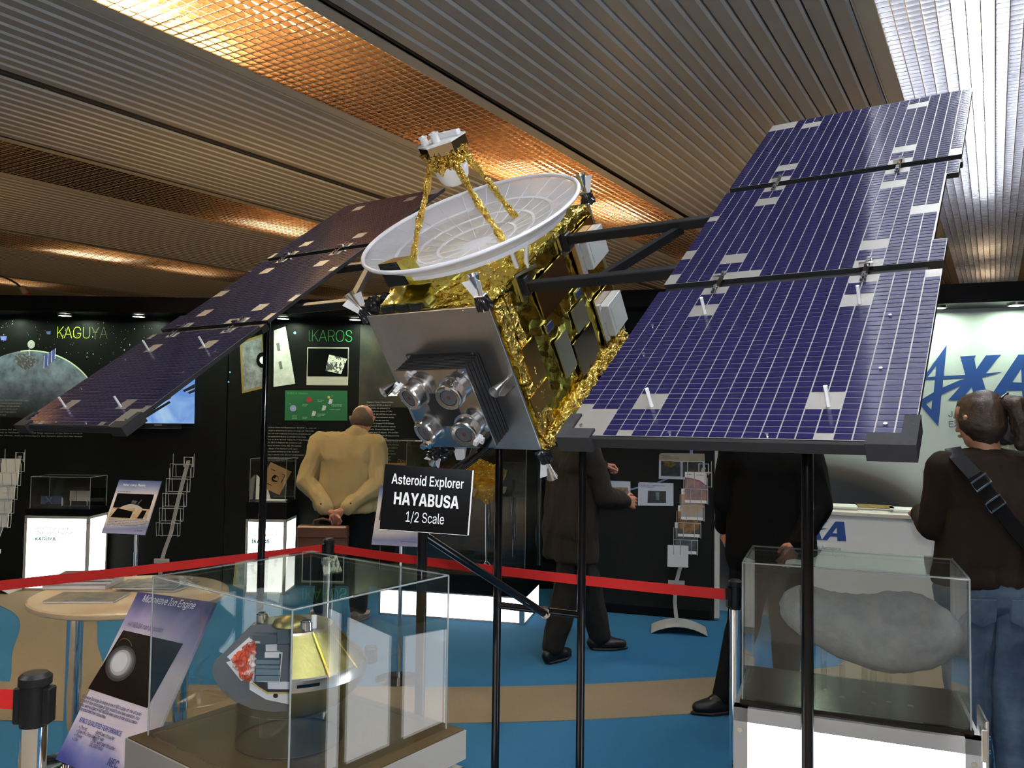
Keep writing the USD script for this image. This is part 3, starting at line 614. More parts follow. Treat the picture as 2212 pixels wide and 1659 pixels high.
part(sp, 'orbiter_panel', LW.flat(lwp((96, 769), (121, 752), (119, 776), (95, 797)), .004), M('panel_print', (.05, .07, .26), .6))
part(sp, 'panel_lines', cat([LW.flat(lwp((96 + t, 769 - t * .68), (97 + t, 768.4 - t * .68), (96 + t, 796 - t * .85), (95 + t, 796.6 - t * .85)), .005) for t in (0, 8, 16, 24)]), WHITEX)
part(sp, 'orbiter_dish', LW.flat(sg.Polygon([lw(68 + 8 * math.cos(t), 744 + 9 * math.sin(t)) for t in np.linspace(0, 6.2, 24)]), .004), M('dish_print', (.45, .46, .42), .6))
part(sp, 'orbiter_mast', LW.flat(lwp((62.6, 753), (64, 753), (64, 768), (62.6, 768)), .004), WHITEX)
for c in ((8, 731, 7), (105, 719, 5)): part(pr, 'satellite_picture', LW.flat(lwp((c[0] - c[2], c[1] - c[2] * .6), (c[0] + c[2], c[1] - c[2] * .7), (c[0] + c[2] * .8, c[1] + c[2] * .7), (c[0] - c[2] * .7, c[1] + c[2] * .6)), .003), M('satellite_print', (.10, .12, .42), .6))
st = []
for i in range(230):
    x, z = -5.3 + rng.random() ** .8 * 2.35, 1.75 + rng.random() * .66
    if math.hypot(x - cx_, z - cz_) < R_ + .02 or x > -2.95: continue
    r = .0022 + .0045 * rng.random() ** 4; st.append(LW.flat(sg.Point(x, z).buffer(r, 2), .0022))
part(pr, 'stars', cat(st), M('star_print', (.55, .55, .40), .6), kind='stuff')
KCOL = [(.42, .60, .02), (.42, .60, .02), (.42, .60, .03), (.22, .30, .03), (.12, .14, .03), (.10, .10, .025)]
x0, z0 = lw(121, 730); x1, _ = lw(233, 730); zt = lw(121, 706)[1]; f_ = font('sans', 90, 200); tot = f_.getlength('KAGUYA'); 
for i, c in enumerate('KAGUYA'):
    xx = x0 + (x1 - x0) * f_.getlength('KAGUYA'[:i]) / tot
    part(pr, 'letter', text(LW, c, xx, z0, zt - z0, .003, weight=200, size=90, width=(x1 - x0) * f_.getlength(c) / tot), M('kaguya_green_%d' % i, KCOL[i], .6))
KT = ['Lunar Engineering Explorer "KAGUYA" (SELENE), Japan', 'in September 2007 and reached the lunar mission', 'relay satellite at about 100 km altitude and orb', 'was kept 100-km circular orbit till the end of', 'the lunar science as planned. From January', 'orbiters most precisely for map', 'descending main orbiter', 'elemental abundance', 'environment for', 'the lunar orbit.', 'with HDTV cameras for publicity and educational purposes. The major part', 'was open to public in November 2009. The huge amount of the data is used to', 'the origin of the Moon, and to investigate the future plan for the lunar']
TXT = M('wall_text_print', (.26, .25, .22), .7)
xk = lw(-42, 900)[0]
part(pr, 'printed_text', cat([text(LW, s, xk, lw(0, 865.5 + 6.35 * i)[1], .0125, kind='serif', width=(lw(180, 900)[0] - xk) if i > 9 else None) for i, s in enumerate(KT)]), TXT)
# ---- printed panel of the solar sail
pi_ = thing('poster', 'black wall panel with a solar sail picture and IKAROS in green letters', 'poster', (-2.0, WY - .001, 0))
SAILP = M('sail_print', (.10, .10, .11), .6, var=(16, (.32, .33, .34), .35, .7)); SAIL_LIT = M('sail_lit_print', (.42, .43, .36), .6, var=(14, (.62, .62, .60), .3, .7))
part(pi_, 'sail_picture', LW.flat(lwp((518, 738), (567, 722), (572, 838), (523, 850)), .003), M('sail_gold_print', (.22, .15, .03), .6))
part(pi_, 'sail_field', LW.flat(lwp((523, 742), (565, 728), (569, 833), (527, 844)), .004), SAILP)
part(pi_, 'sail_field', LW.flat(lwp((592, 714), (617, 705), (638, 829), (591, 836)), .004), SAIL_LIT)  # paler half paints in the spotlight falling on the sail picture
for k, j in ((0, 0), (5, 2)): part(pi_, 'sail_stripe', LW.flat(lwp((597 + k, 742 + 20 * j), (603 + k, 740 + 20 * j), (606 + k, 757 + 20 * j), (600 + k, 758 + 20 * j)), .005), M('stripe_print', (.12, .13, .12), .6))
ell = lambda x, y, a, b: sg.Polygon([lw(x + a * math.cos(t), y + b * math.sin(t)) for t in np.linspace(0, 6.2, 22)])
part(pi_, 'hub_picture', LW.flat(ell(567, 778, 13, 17), .005), BLACKP); part(pi_, 'hub_centre', LW.flat(ell(568, 778, 7, 8), .006), WHITEX)
part(pi_, 'star_glow', cat([LW.flat(ell(x, y, r, r), .003) for x, y, r in ((637, 719, 3), (497, 804, 2), (494, 825, 2))]), M('star_blue', (.15, .45, .75), .6))
part(pi_, 'photo_frame', LW.flat(lwp((664, 750), (754, 750.5), (752, 832.5), (662, 832)), .003), M('photo_border', (.42, .40, .34), .6))
part(pi_, 'photo', LW.flat(lwp((666, 752.5), (752, 753), (751, 813.5), (664.5, 813)), .004), BLACKP)
part(pi_, 'photo_sail', LW.flat(lwp((711, 766), (750, 775), (737, 808), (703, 801)), .005), M('photo_sail_print', (.05, .05, .05), .6, var=(30, (.72, .70, .62), .46, .52)))
part(pi_, 'photo_caption', lines(LW, ['The image of IKAROS on Deep', 'Space solar sails and all of', 'mounted its on camera'], *lw(680, 819.5), .011, lw(0, 0)[1] - lw(0, 5.4)[1], kind='serif'), BLACKP)
IC = [(.008, .10, .02), (.010, .12, .025), (.015, .16, .03), (.015, .18, .035), (.02, .26, .05), (.03, .42, .08)]
x0, z0 = lw(665, 737); x1 = lw(762, 737)[0]; zt = lw(0, 713.5)[1] - .0; zt = lw(665, 713)[1]; f_ = font('sans', 90, 200); tot = sum(f_.getlength(c) for c in 'lKAROS'); pen = 0
for i, c in enumerate('lKAROS'):
    w = f_.getlength(c); part(pi_, 'letter', text(LW, c if c != 'l' else 'l', x0 + (x1 - x0) * pen / tot, z0, (zt - z0) * (.95 if c == 'l' else 1), .003, weight=200, size=90, width=(x1 - x0) * w / tot), M('ikaros_green_%d' % i, IC[i], .6)); pen += w
gp = part(pi_, 'mission_chart', LW.flat(lwp((616, 843), (750.5, 844), (750.5, 909), (615, 908)), .003), M('chart_green', (.003, .10, .032), .6))
part(gp, 'chart_title', text(LW, 'IKAROS Mission', *lw(620, 851.5), .020, .0045, weight=200, size=60), M('chart_title_green', (.10, .42, .14), .6))
for x, y, r, m in ((633.5, 882, 7, 'earth_print'), (668, 863.5, 6, 'venus_print'), (710.5, 858, 3, 'sun_print')): part(gp, 'planet_picture', LW.flat(ell(x, y, r, r), .0045), M(m, {'earth_print': (.28, .30, .50), 'venus_print': (.35, .02, .02), 'sun_print': (.5, .34, .08)}[m], .6))
part(gp, 'sail_icon', cat([LW.flat(lwp((x, y - 6), (x + 7, y - 4), (x + 5, y + 5), (x - 3, y + 6)), .0045) for x, y in ((712, 867), (698, 881), (676, 893))]), M('icon_print', (.5, .48, .55), .6))
part(gp, 'chart_text', cat([lines(LW, ls, *lw(x, y), .0065, .012, z=.0045, size=24) for x, y, ls in ((686, 865, ['Sun-pointing', 'to the sail']), (653, 874.5, ['Deployment', 'of the sail']), (716, 875, ['Solar power generation', 'by thin film solar cells']), (712, 885, ['Acceleration by photon']), (684, 895, ['Solar sail navigation', 'and orbit control', 'to Venus']), (631, 899, ['Launch by', 'H-IIA with', 'AKATSUKI']), (654, 902, ['Separation', 'and spin']), (624, 873, ['Earth']), (716, 856, ['Sun']))]), M('chart_text_print', (.45, .6, .45), .6))
IT = ['The Small Solar Power Sail Demonstrator "IKAROS" is a solar sail', 'using sunlight as propulsion by means of a large sail. This is the', 'solar power-sail craft employing both photon propulsion and', 'solar power generation during its interplanetary cruise.', 'launched by the H-IIA Launch Vehicle No.17 from Tanegashima', 'on May 21, 2010. It deployed the membrane and', 'of solar power by means of this film. The cameras', 'also took images of the deployed sail in space', 'and the successful acceleration of the IKAROS', 'determining its precise orbit after its sail deployment', 'attitude control performance was also verified', 'through past experiment data verification.']
part(pi_, 'printed_text', cat([text(LW, s, lw(566, 900)[0], lw(0, 916.5 + 6.5 * i)[1], .0125, kind='serif') for i, s in enumerate(IT)]), TXT)
# ---- printed panel of the Venus orbiter
pa = thing('poster', 'black wall panel with a dim planet, paragraphs of text and an orange banner', 'poster', (-.9, WY - .001, 0))
VENUS = usdkit.material(stage, '/World/Looks/venus_print', {'tc': ('texture_coordinate', {}), 'd': ('vector_math', {'math_type': 'distance', 'vector2': tuple(map(float, G(V(-1.17 + .9, -.002, 2.11))))}), 'r': ('rgb_ramp', {'ramp': [(0, (.30, .24, .03)), (.10, (.09, .065, .012)), (.30, (.03, .022, .008)), (.42, (.006, .006, .006))]}), 'p': ('principled_bsdf', {'roughness': .6})},
    [('tc.object', 'd.vector1'), ('d.value', 'r.fac'), ('r.color', 'p.base_color')], surface='p.BSDF') if 'venus_print_2' in MATS else M('venus_dim_print', (.006, .005, .004), .6, var=(2.2, (.055, .042, .012), .45, .75))
part(pa, 'planet_picture', LW.flat(rect(lw(794, 0)[0], lw(0, 868)[1], .38, lw(0, 690)[1]), .002), VENUS)
AT = ['Japanese Venus Climate Orbiter', 'launched at 06:58 on May 21', 'from H-IIA, the telemetry by', 'DSN Goldstone station (17:30)', 'confirmed. AKATSUKI was put into', 'operation from Uchinoura station', '(0:00 JDT) on the same day.', 'Ultraviolet Imager(UVI 0.365um)', 'Camera (LIR 9-12um) were initially', 'the earth. Distance from the earth', 'diameter was 2.8 degrees. UVI and IR1', 'while LIR detected the IR emission from', 'image of the whole planet.', 'AKATSUKI will arrive at Venus on Dec. 7', 'and will take pictures of the distribution', 'with different wavelength by 5 cameras', 'to study the meteorology on Venus,', 'cause of Venusian atmosphere which', 'Simultaneous observation with', 'study the Venusian atmosphere.']
part(pa, 'printed_text', cat([text(LW, s, lw(792, 900)[0], lw(0, 858.5 + 6.55 * i)[1], .0125, kind='serif') for i, s in enumerate(AT)]), M('wall_text_bright', (.36, .34, .30), .7))
part(pa, 'orange_banner', LW.flat(rect(lw(815, 0)[0], lw(0, 1003)[1], lw(940, 0)[0], lw(0, 988)[1]), .003), M('banner_orange', (.42, .14, .012), .6))
part(pa, 'banner_text', text(LW, 'Observation', *lw(858, 1000.5), .036, .004, weight=300, size=50), M('banner_text_print', (.62, .30, .08), .6))
for x, y in ((818, 1041), (824, 1046)): part(pa, 'orbit_ring', LW.flat(ell(x, y, 11, 7).difference(ell(x, y, 10, 6)), .003), M('ring_print', (.4, .38, .2), .6))

# ---- spotlights under the canopies
ESP = emit_mat('spot_lens', (.80, 1.0, .74), SPOT_W)
spots = []
def spotlight(c, label, yaw=0):
    t = thing('spotlight', label, 'spotlight', c)
    p = lambda z: V(*c) + V(0, 0, z)
    part(t, 'spot_housing', lathe([(.050, -.004), (.062, -.004), (.062, .012), (.046, .012), (.046, -.002)], c, n=28), STEEL)
    part(t, 'spot_lens', tube(p(.001), p(.006), .047, 28), ESP)
for px, s in ((-18, 'round spotlight at the left end of the canopy above the moon'), (140, 'round spotlight above the letter K of the green lunar title'), (300, 'round spotlight right of the green lunar title'), (456, 'round spotlight under the canopy behind the left solar wing'), (612, 'round spotlight above the paler half of the solar sail picture'), (768, 'round spotlight above the end of the green solar sail title'), (924, 'round spotlight under the canopy behind the spacecraft engines')):
    spotlight((lw(px, 684)[0] * (WY - .22) / WY, WY - .22, 2.412), s)
# ---- television
tv = thing('television', 'flat television showing a dark truss against a pale blue planet', 'television', (-3.2, WY, 1.4))
q0, q1 = lw(268, 0)[0], lw(428, 0)[0]; r0, r1 = lw(0, 921)[1], lw(0, 806)[1]
part(tv, 'bezel', box(q0, q1, WY - .07, WY - .003, r0, r1, .006), M('tv_black', (.008, .008, .009), .25))
TF = wall_frame((0, WY - .0705, 0)); tq = lambda x, y: (lambda p: (p[0], p[2]))(on_y(x, y, WY - .07))
SCR = usdkit.material(stage, '/World/Looks/tv_screen', {'tc': ('texture_coordinate', {}), 'n': ('noise_texture', {'scale': 3.2, 'detail': 4.0, 'distortion': 1.0}), 'r': ('rgb_ramp', {'ramp': [(.35, (.16, .34, .80)), (.5, (.36, .60, .95)), (.68, (.62, .82, 1.0))]}), 'e': ('emission', {'strength': 1.0})},
    [('tc.object', 'n.vector'), ('n.fac', 'r.fac'), ('r.color', 'e.color')], surface='e.emission')
part(tv, 'screen', TF.flat(sg.Polygon([tq(275, 816), tq(421.5, 824 - 8), tq(420, 915), tq(276, 914)]), .0005), SCR)
part(tv, 'screen_truss', cat([TF.flat(sg.Polygon([tq(*p) for p in q]), .0012) for q in (((290, 892), (366, 855), (370, 860), (300, 897)), ((300, 905), (366, 866), (369, 870), (306, 909)), ((395, 843), (421, 829), (421, 838), (398, 847)), ((405, 848), (421, 840), (421, 846), (410, 851)), ((283, 905), (312, 890), (318, 896), (290, 912)))]), M('truss_picture', (.01, .012, .02), .5))
part(tv, 'maker_mark', TF.flat(sg.Polygon([tq(333, 917.5), tq(350, 917.5), tq(350, 919), tq(333, 919)]), .001), GREYP)

# ---- middle partition with pinned sheets, and its canopy
MO, MY = V(1.635, 6.345, 0), 17.0
MW = wall_frame(MO, MY); BACK = -MW.uz
mwp = thing('wall_partition', None, None, kind='structure')
part(mwp, 'partition_panel', MW.box(-1.27, -.045, .0, 2.46, -.05, 0), PANEL2)
part(mwp, 'partition_plinth', MW.box(-1.27, -.07, 0, .07, 0, .012), BLACKP)
part(mwp, 'end_profile', MW.box(-.042, -.004, .025, 2.46, -.055, .012), M('profile_white', (.55, .55, .52), .45))
part(mwp, 'canopy', MW.box(-1.35, .0, 2.425, 2.555, -.05, .30), BLACKP)
mw = lambda x, y: (lambda p: ((p - MO) @ MW.ux, p[2]))(hit(x, y, MO, MW.uz))
def sheet(name, label, pts, extra):
    t = thing(name, label, 'poster', MW.p(*mw(*pts[0]), .004)); part(t, 'sheet', MW.slab(sg.Polygon([mw(*p) for p in pts]).buffer(0), .002, .005), M('sheet_blue_white', (.52, .57, .68), .6))
    for nm, pp, m in extra: part(t, nm, MW.flat(sg.Polygon([mw(*p) for p in pp]), .0062), m)
    return t
DKP = M('dark_photo', (.012, .014, .02), .5, var=(20, (.06, .055, .05), .45, .7)); GPH = M('gold_photo', (.30, .20, .03), .6, var=(50, (.08, .05, .02), .4, .6)); TPH = M('terrain_photo', (.30, .17, .08), .6, var=(35, (.12, .10, .09), .4, .6))
s1 = sheet('pinned_sheet', 'pinned white sheet with two dark spacecraft photos, topmost on the black partition', [(1424, 979), (1522, 980), (1522.5, 1037), (1423, 1034)], [('header_strip', [(1424, 979), (1522, 980), (1522, 996), (1424, 995)], M('sheet_tan', (.30, .26, .20), .6)), ('photo', [(1428, 996), (1470, 997), (1470, 1029), (1428, 1028)], DKP), ('photo', [(1475, 997), (1518, 998), (1518, 1031), (1475, 1030)], DKP), ('photo_subject', [(1432, 996), (1452, 996), (1462, 1003), (1448, 1010), (1436, 1006)], GPH), ('photo_subject', [(1491, 1010), (1499, 1010), (1499, 1018), (1491, 1018)], GPH)])
part(s1, 'sheet_text', lines(MW, ['Touchdown', 'on the asteroid surface'], *mw(1430, 986), .009, .014, z=.0065), BLACKP)
part(s1, 'pushpin', tube(MW.p(*mw(1424.5, 979), .005), MW.p(*mw(1424.5, 979), .02), .008, 12), BLACKR)
s2 = sheet('pinned_sheet', 'pinned pale blue sheet with one small dark photo behind the brochures', [(1379, 1041), (1455, 1044), (1455, 1093), (1378, 1092)], [('photo', [(1400, 1060), (1439, 1061), (1439, 1086), (1399, 1086)], DKP), ('photo_subject', [(1417, 1063), (1424, 1063), (1424, 1080), (1417, 1080)], M('craft_photo', (.25, .35, .42), .6))])
part(s2, 'sheet_text', lines(MW, ['Sample return capsule separated', 'from the spacecraft'], *mw(1383, 1048.5), .009, .014, z=.0065), M('sheet_text_blue', (.08, .12, .35), .6))
part(s2, 'pushpin', tube(MW.p(*mw(1379.5, 1041), .005), MW.p(*mw(1379.5, 1041), .02), .008, 12), BLACKR)
sheet('pinned_sheet', 'pinned sheet with a reddish desert photo beside the gesturing man', [(1300, 1038), (1362, 1040), (1362, 1092), (1300, 1090)], [('photo', [(1304, 1052), (1357, 1053), (1357, 1086), (1304, 1086)], TPH)])
sheet('pinned_sheet', 'pale sheet pinned high, just below the solar wing edge', [(1394, 955), (1511, 956), (1511, 963.5), (1394, 961.5)], [])
bs = thing('printed_ribbon', 'blue printed ribbon linking the pinned sheets on the black partition', 'ribbon', MW.p(*mw(1370, 1055), .002))
part(bs, 'ribbon_band', cat([MW.slab(sg.Polygon([mw(*p) for p in q]), .0004, .0016) for q in (((1362, 1055), (1380, 1051), (1380, 1055), (1362, 1059)), ((1418, 1042), (1436, 1034), (1444, 1035), (1424, 1043)), ((1490, 966), (1497, 966), (1497, 981), (1490, 981)))]), M('ribbon_blue', (.16, .20, .42), .6))

# ---- right-hand wall with the big blue logo
JO, JY = V(1.70, 6.72, 0), 22.0
JW = wall_frame(JO, JY); jw = lambda x, y: (lambda p: ((p - JO) @ JW.ux, p[2]))(hit(x, y, JO, JW.uz))
jc = JW.p(*jw(1735, 1165)); jx = G(JW.ux); jlocal = G(jc - V(3.2, 6.1, 0))
JWM = usdkit.material(stage, '/World/Looks/logo_wall_print', {'tc': ('texture_coordinate', {}), 'o': ('vector_math', {'math_type': 'subtract', 'vector2': tuple(map(float, jlocal))}),
    'm': ('mapping', {'mapping_type': 'point', 'scale': (1 / 1.02, 1 / 1.02, 1 / .62)}), 'l': ('vector_math', {'math_type': 'length'}), 'r': ('rgb_ramp', {'ramp': [(0, (.010, .014, .022)), (.80, (.020, .022, .028)), (.97, (.10, .085, .07)), (1.0, (.14, .13, .12))]}),
    'mr': ('map_range', {'from_min': .92, 'from_max': 1.22, 'to_min': 0.0, 'to_max': 1.0, 'range_type': 'smoothstep', 'clamp': True}), 'x': ('mix', {'color2': (.52, .56, .57)}), 'p': ('principled_bsdf', {'roughness': .55})},
    [('tc.object', 'o.vector1'), ('o.vector', 'm.vector'), ('m.vector', 'l.vector1'), ('l.value', 'r.fac'), ('l.value', 'mr.value'), ('mr.result', 'x.fac'), ('r.color', 'x.color1'), ('x.color', 'p.base_color')], surface='p.BSDF')
jwall = thing('wall_logo', None, None, (3.2, 6.1, 0), kind='structure')
part(jwall, 'wall_panel', JW.box(-.02, 5.2, 0, 2.42, -.06, 0), JWM)
part(jwall, 'canopy', JW.box(-.05, 5.2, 2.415, 2.555, -.06, .34), BLACKP)
part(jwall, 'side_profile', JW.box(-.05, -.02, 0, 2.42, -.06, .01), M('profile_white', (.55, .55, .52), .45))
LOGO = [[[(380, 175), (335, 640), (325, 690), (318, 808), (302, 915), (255, 1390), (0, 1090), (-12, 1040), (0, 990), (185, 880), (205, 690), (45, 695), (35, 660), (60, 620)], [(222, 485), (92, 655), (210, 645)], [(165, 995), (68, 1055), (150, 1140)]],
        [[(330, 640), (655, 620), (970, 597), (1220, 577), (905, 660), (740, 657), (330, 686)]], [[(300, 820), (560, 705), (740, 657), (830, 640), (700, 770), (570, 788), (295, 918)]],
        [[(580, 345), (815, 332), (790, 380), (822, 535), (965, 330), (1195, 320), (1150, 360), (970, 590), (905, 660), (1010, 1000), (805, 1000), (755, 800), (590, 1000), (400, 1000), (640, 730), (655, 610)]],
        [[(1450, 318), (1735, 310), (1800, 990), (1512, 994), (1505, 850), (1280, 853), (1180, 995), (985, 998), (1010, 975)], [(1490, 520), (1352, 732), (1500, 735)]]]
def logo(fr, fn, z=.003):
    g = shapely.union_all([sg.Polygon([fn(*p) for p in r[0]], [[fn(*p) for p in h] for h in r[1:]]).buffer(0) for r in LOGO])
    return fr.flat(g, z)
jk = lambda x, y: jw(1990 + x * .14463, 720 + y * .14463)
BLUE = M('logo_blue', (.010, .055, .25), .55)
lg = thing('wall_logo_sign', 'large blue star-and-letters agency logo on the pale right-hand wall', 'logo', JW.p(*jk(800, 1000), .002))
part(lg, 'logo_letters', logo(JW, jk), BLUE)
a0, b0 = jk(400, 1250); a1, b1 = jk(400, 1400); hh = jk(400, 1160)[1] - b0
LT = M('logo_text_print', (.08, .10, .17), .6)
part(lg, 'logo_text', text(JW, 'Japan Aerospace', a0, b0, hh, weight=450, size=50), LT); part(lg, 'logo_text', text(JW, 'Exploration Agency', a1, b1, hh, weight=450, size=50), LT)
for px, py, s in ((2030, 671, 'round spotlight over the logo wall beside the right wing edge'), (2195, 667, 'bright round spotlight at the right end of the logo wall')):
    u_, _ = jw(px, py); spotlight(tuple(JW.p(u_ - .03, 2.405, .19)), s)
spotlight(tuple(JW.p(.75, 2.405, .19)), 'round spotlight over the logo wall hidden by the solar wing')
# ---- reception counter
CO2 = V(1.93, 5.90, 0); CWF = wall_frame(CO2, 21)
ct = thing('reception_counter', 'white reception counter with a blue agency logo on its front', 'counter', (2.6, 5.6, 0))
CWM = M('counter_white', (.86, .84, .80), .5)
part(ct, 'counter_front', CWF.box(0, 2.6, .05, .895, -.03, 0, .003), CWM); part(ct, 'counter_body', CWF.box(.02, 2.58, .05, .89, -.42, -.035), CWM)
part(ct, 'worktop', CWF.box(-.02, 2.62, .895, .925, -.44, .02, .004), M('worktop_beige', (.66, .60, .50), .4)); part(ct, 'plinth', CWF.box(.03, 2.57, 0, .05, -.40, -.03), GREYP)
cw = lambda x, y: (lambda p: ((p - CO2) @ CWF.ux, p[2]))(hit(x, y, CO2, CWF.uz))
xA, zb = cw(1828, 1170); sc_ = (cw(1790, 1128)[1] - cw(1790, 1170)[1]) / 680
part(ct, 'logo_letters', logo(CWF, lambda x, y: (xA - (1800 - x) * sc_, zb + (1000 - y) * sc_)), BLUE)
part(ct, 'logo_text', cat(text(CWF, 'Japan Aerospace', *cw(1748, 1185), .024, weight=350, size=40, width=cw(1817, 1185)[0] - cw(1748, 1185)[0]), text(CWF, 'Exploration Agency', *cw(1748, 1197.5), .024, weight=350, size=40, width=cw(1828, 1197)[0] - cw(1748, 1197)[0])), LT)
for i, (px, py, s, m) in enumerate(((1812, 1094, 'pile of pale brochures on the counter, leftmost', PAPER), (1888, 1096, 'pile of orange-covered brochures on the counter, in the middle', GPH), (1965, 1102, 'pile of pale brochures on the counter, nearest the ponytailed woman', PAPER))):
    p = on_z(px, py, .94); o = Fr((p[0], p[1], .925), CWF.ux, BACK * -1); u_ = (p - CO2) @ CWF.ux; k = thing('brochure_pile', s, 'brochures', (p[0], p[1], .925))
    for j in range(4): d = rng.normal(0, .008, 2); part(k, 'brochure', boxf((p[0], p[1], .925), CWF.ux, np.cross(V(0, 0, 1), CWF.ux), V(0, 0, 1), -.12 + d[0], .12 + d[0], -.10 + d[1], .14 + d[1], .006 * j, .006 * j + .005), PAPER if j < 3 else m)

# ---- warm stall lamps standing behind the booth walls, aimed at the ceiling
SH = M('stall_lamp_grey', (.2, .2, .2), .5); EST = emit_mat('stall_lamp_warm', (1, .58, .18), STALL_W)
for c, s in (((-3.05, 8.3, 2.50), 'small warm uplight above the canopy left of the left wing'), ((-7.2, 9.2, 2.5), 'warm uplight behind the left booth wall'), ((-1.2, 9.4, 2.5), 'warm uplight behind the booth wall near the sail poster'), ((1.2, 9.0, 2.5), 'warm uplight behind the dark partition'), ((4.2, 8.6, 2.5), 'warm uplight behind the logo wall'), ((7.5, 9.5, 2.5), 'warm uplight far behind the logo wall'), ((-12.5, 8.6, 2.5), 'warm uplight far behind the left booth wall')):
    t = thing('stall_lamp', s, 'lamp', (c[0], c[1], 0))
    part(t, 'lamp_pole', tube((c[0], c[1], 0), (c[0], c[1], c[2] - .05), .02, 12), SH); part(t, 'lamp_head', lathe([(.0, -.06), (.07, -.06), (.14, .0), (.135, .0), (.06, -.05), (0, -.05)], c, n=24), SH)
    part(t, 'lamp_lens', tube((c[0], c[1], c[2] - .02), (c[0], c[1], c[2] - .012), .105, 24), EST)
# ---------------------------------------------------------------- back-lit pedestals
BOXM = emit_mat('pedestal_glow', (1.0, .985, .94), BOX_W); FRAMEM = M('pedestal_frame', (.42, .41, .40), .45)
RODM = M('acrylic_edge', (.62, .66, .66), .12, transmission_weight=.6, ior=1.49); TOPB = M('black_gloss_top', (.005, .004, .003), .2, specular_ior_level=.3)
def glow_pedestal(t, o, ux, w, d, z0, z1, screws=True, fr=.022, mat=None):
    """o: front left corner on the floor; ux along the front"""
    f = Fr((o[0], o[1], 0), ux, (0, 0, 1)); e = fr
    for nm, a, b, c_, d_ in (('front', 0, w, -.004, 0),): part(t, 'glow_panel', f.box(e, w - e, z0 + e, z1 - e, -.006, -.001), mat or BOXM)
    part(t, 'glow_panel', f.box(w - .006, w - .001, z0 + e, z1 - e, -d + e, -e), mat or BOXM); part(t, 'glow_panel', f.box(.001, .006, z0 + e, z1 - e, -d + e, -e), mat or BOXM)
    part(t, 'frame', cat([f.box(x0, x1, z0, z1, y0, y1) for x0, x1 in ((0, e), (w - e, w)) for y0, y1 in ((-e, 0), (-d, -d + e))] + [f.box(0, w, a, b, y0, y1) for a, b in ((z0, z0 + e), (z1 - e, z1)) for y0, y1 in ((-e, 0), (-d, -d + e))] + [f.box(x0, x1, a, b, -d, 0) for a, b in ((z0, z0 + e), (z1 - e, z1)) for x0, x1 in ((0, e), (w - e, w))]), FRAMEM)
    part(t, 'back_panel', f.box(e, w - e, z0 + e, z1 - e, -d + .001, -d + .008), WHITEP); part(t, 'lid', f.box(e, w - e, z1 - .012, z1 - .002, -d + e, -e), WHITEP)
    if screws:
        for x in (e / 2, w - e / 2):
            for z in (z0 + .06, z1 - .06): part(t, 'screw', tube(f.p(x, z, 0), f.p(x, z, .004), .007, 10), STEEL)
    return f
def glass_box(t, f, x0, x1, y0, y1, d0, d1, th=.006, edge=.0035):
    """acrylic hood in frame f (x along front, y up, depth d0..d1 behind)"""
    z0, z1 = -d1, -d0
    for q in ((x0, x1, y0, y1, z1 - th, z1), (x0, x1, y0, y1, z0, z0 + th), (x0, x0 + th, y0, y1, z0 + th, z1 - th), (x1 - th, x1, y0, y1, z0 + th, z1 - th), (x0, x1, y1, y1 + th, z0, z1)): part(t, 'clear_pane', f.box(*q), PANE)
    E_ = [((x0, y0, z1), (x0, y1, z1)), ((x1, y0, z1), (x1, y1, z1)), ((x0, y0, z0), (x0, y1, z0)), ((x1, y0, z0), (x1, y1, z0)), ((x0, y1, z1), (x1, y1, z1)), ((x0, y1, z0), (x1, y1, z0)), ((x0, y1, z0), (x0, y1, z1)), ((x1, y1, z0), (x1, y1, z1))]
    part(t, 'polished_edge', cat([tube(f.p(*a), f.p(*b), edge, 6) for a, b in E_]), RODM)
pk = thing('display_pedestal', 'glowing white pedestal lettered for the lunar explorer under the television', 'pedestal', (-3.95, 7.08, 0))
f1 = glow_pedestal(pk, (-4.215, 7.08), (1, 0, 0), .56, .33, 0, .645)
part(pk, 'black_plinth', f1.box(.0, .56, .645, .705, -.33, 0), BLACKP)
AQ = M('print_teal', (.05, .38, .42), .6); GQ = M('print_grey_green', (.30, .36, .30), .6)
part(pk, 'pedestal_text', cat(text(f1, 'SELenological and', .098, .527, .026, weight=300, size=40, width=.285), text(f1, 'ENgineering Explorer', .098, .488, .026, weight=300, size=40, width=.325)), GQ)
part(pk, 'pedestal_title', text(f1, 'KAGUYA', .098, .432, .027, weight=650, size=40, width=.18), AQ)
hk = thing('display_case', 'clear low case with a silver solar array model on the lunar pedestal', 'display case', (-3.95, 7.08, .705)); glass_box(hk, f1, .03, .55, .705, .98, .02, .31, .004, .0025)
ma = thing('array_model', 'silver folding solar array model inside the low clear case', 'model', f1.p(.3, .705, -.15))
part(ma, 'silver_panel', cat([f1.box(.30 + .06 * i, .357 + .06 * i, .76, .85, -.16 - .01 * (i % 2), -.155 - .01 * (i % 2)) for i in range(3)]), CHROME); part(ma, 'blue_strip', f1.box(.05, .24, .73, .80, -.15, -.145), M('array_blue', (.05, .08, .2), .2))
part(ma, 'joint', cat([tube(f1.p(.14 + a, .73 + b, -.12), f1.p(.14 - a, .73 - b + .07, -.12), .006, 8) for a, b in ((.03, 0), (-.03, 0))] + [tube(f1.p(.25, .71, -.13), f1.p(.25, .79, -.13), .008, 8), tube(f1.p(.315, .706, -.15), f1.p(.315, .77, -.15), .005, 8), tube(f1.p(.46, .706, -.15), f1.p(.46, .77, -.15), .005, 8)]), CHROME)
pi2 = thing('display_pedestal', 'narrow glowing white pedestal lettered for the solar sail behind the left pole', 'pedestal', (-2.1, 7.05, 0))
f2 = glow_pedestal(pi2, (-2.285, 7.05), (1, 0, 0), .35, .34, 0, .645)
part(pi2, 'black_plinth', f2.box(0, .35, .645, .79, -.34, 0), BLACKP)
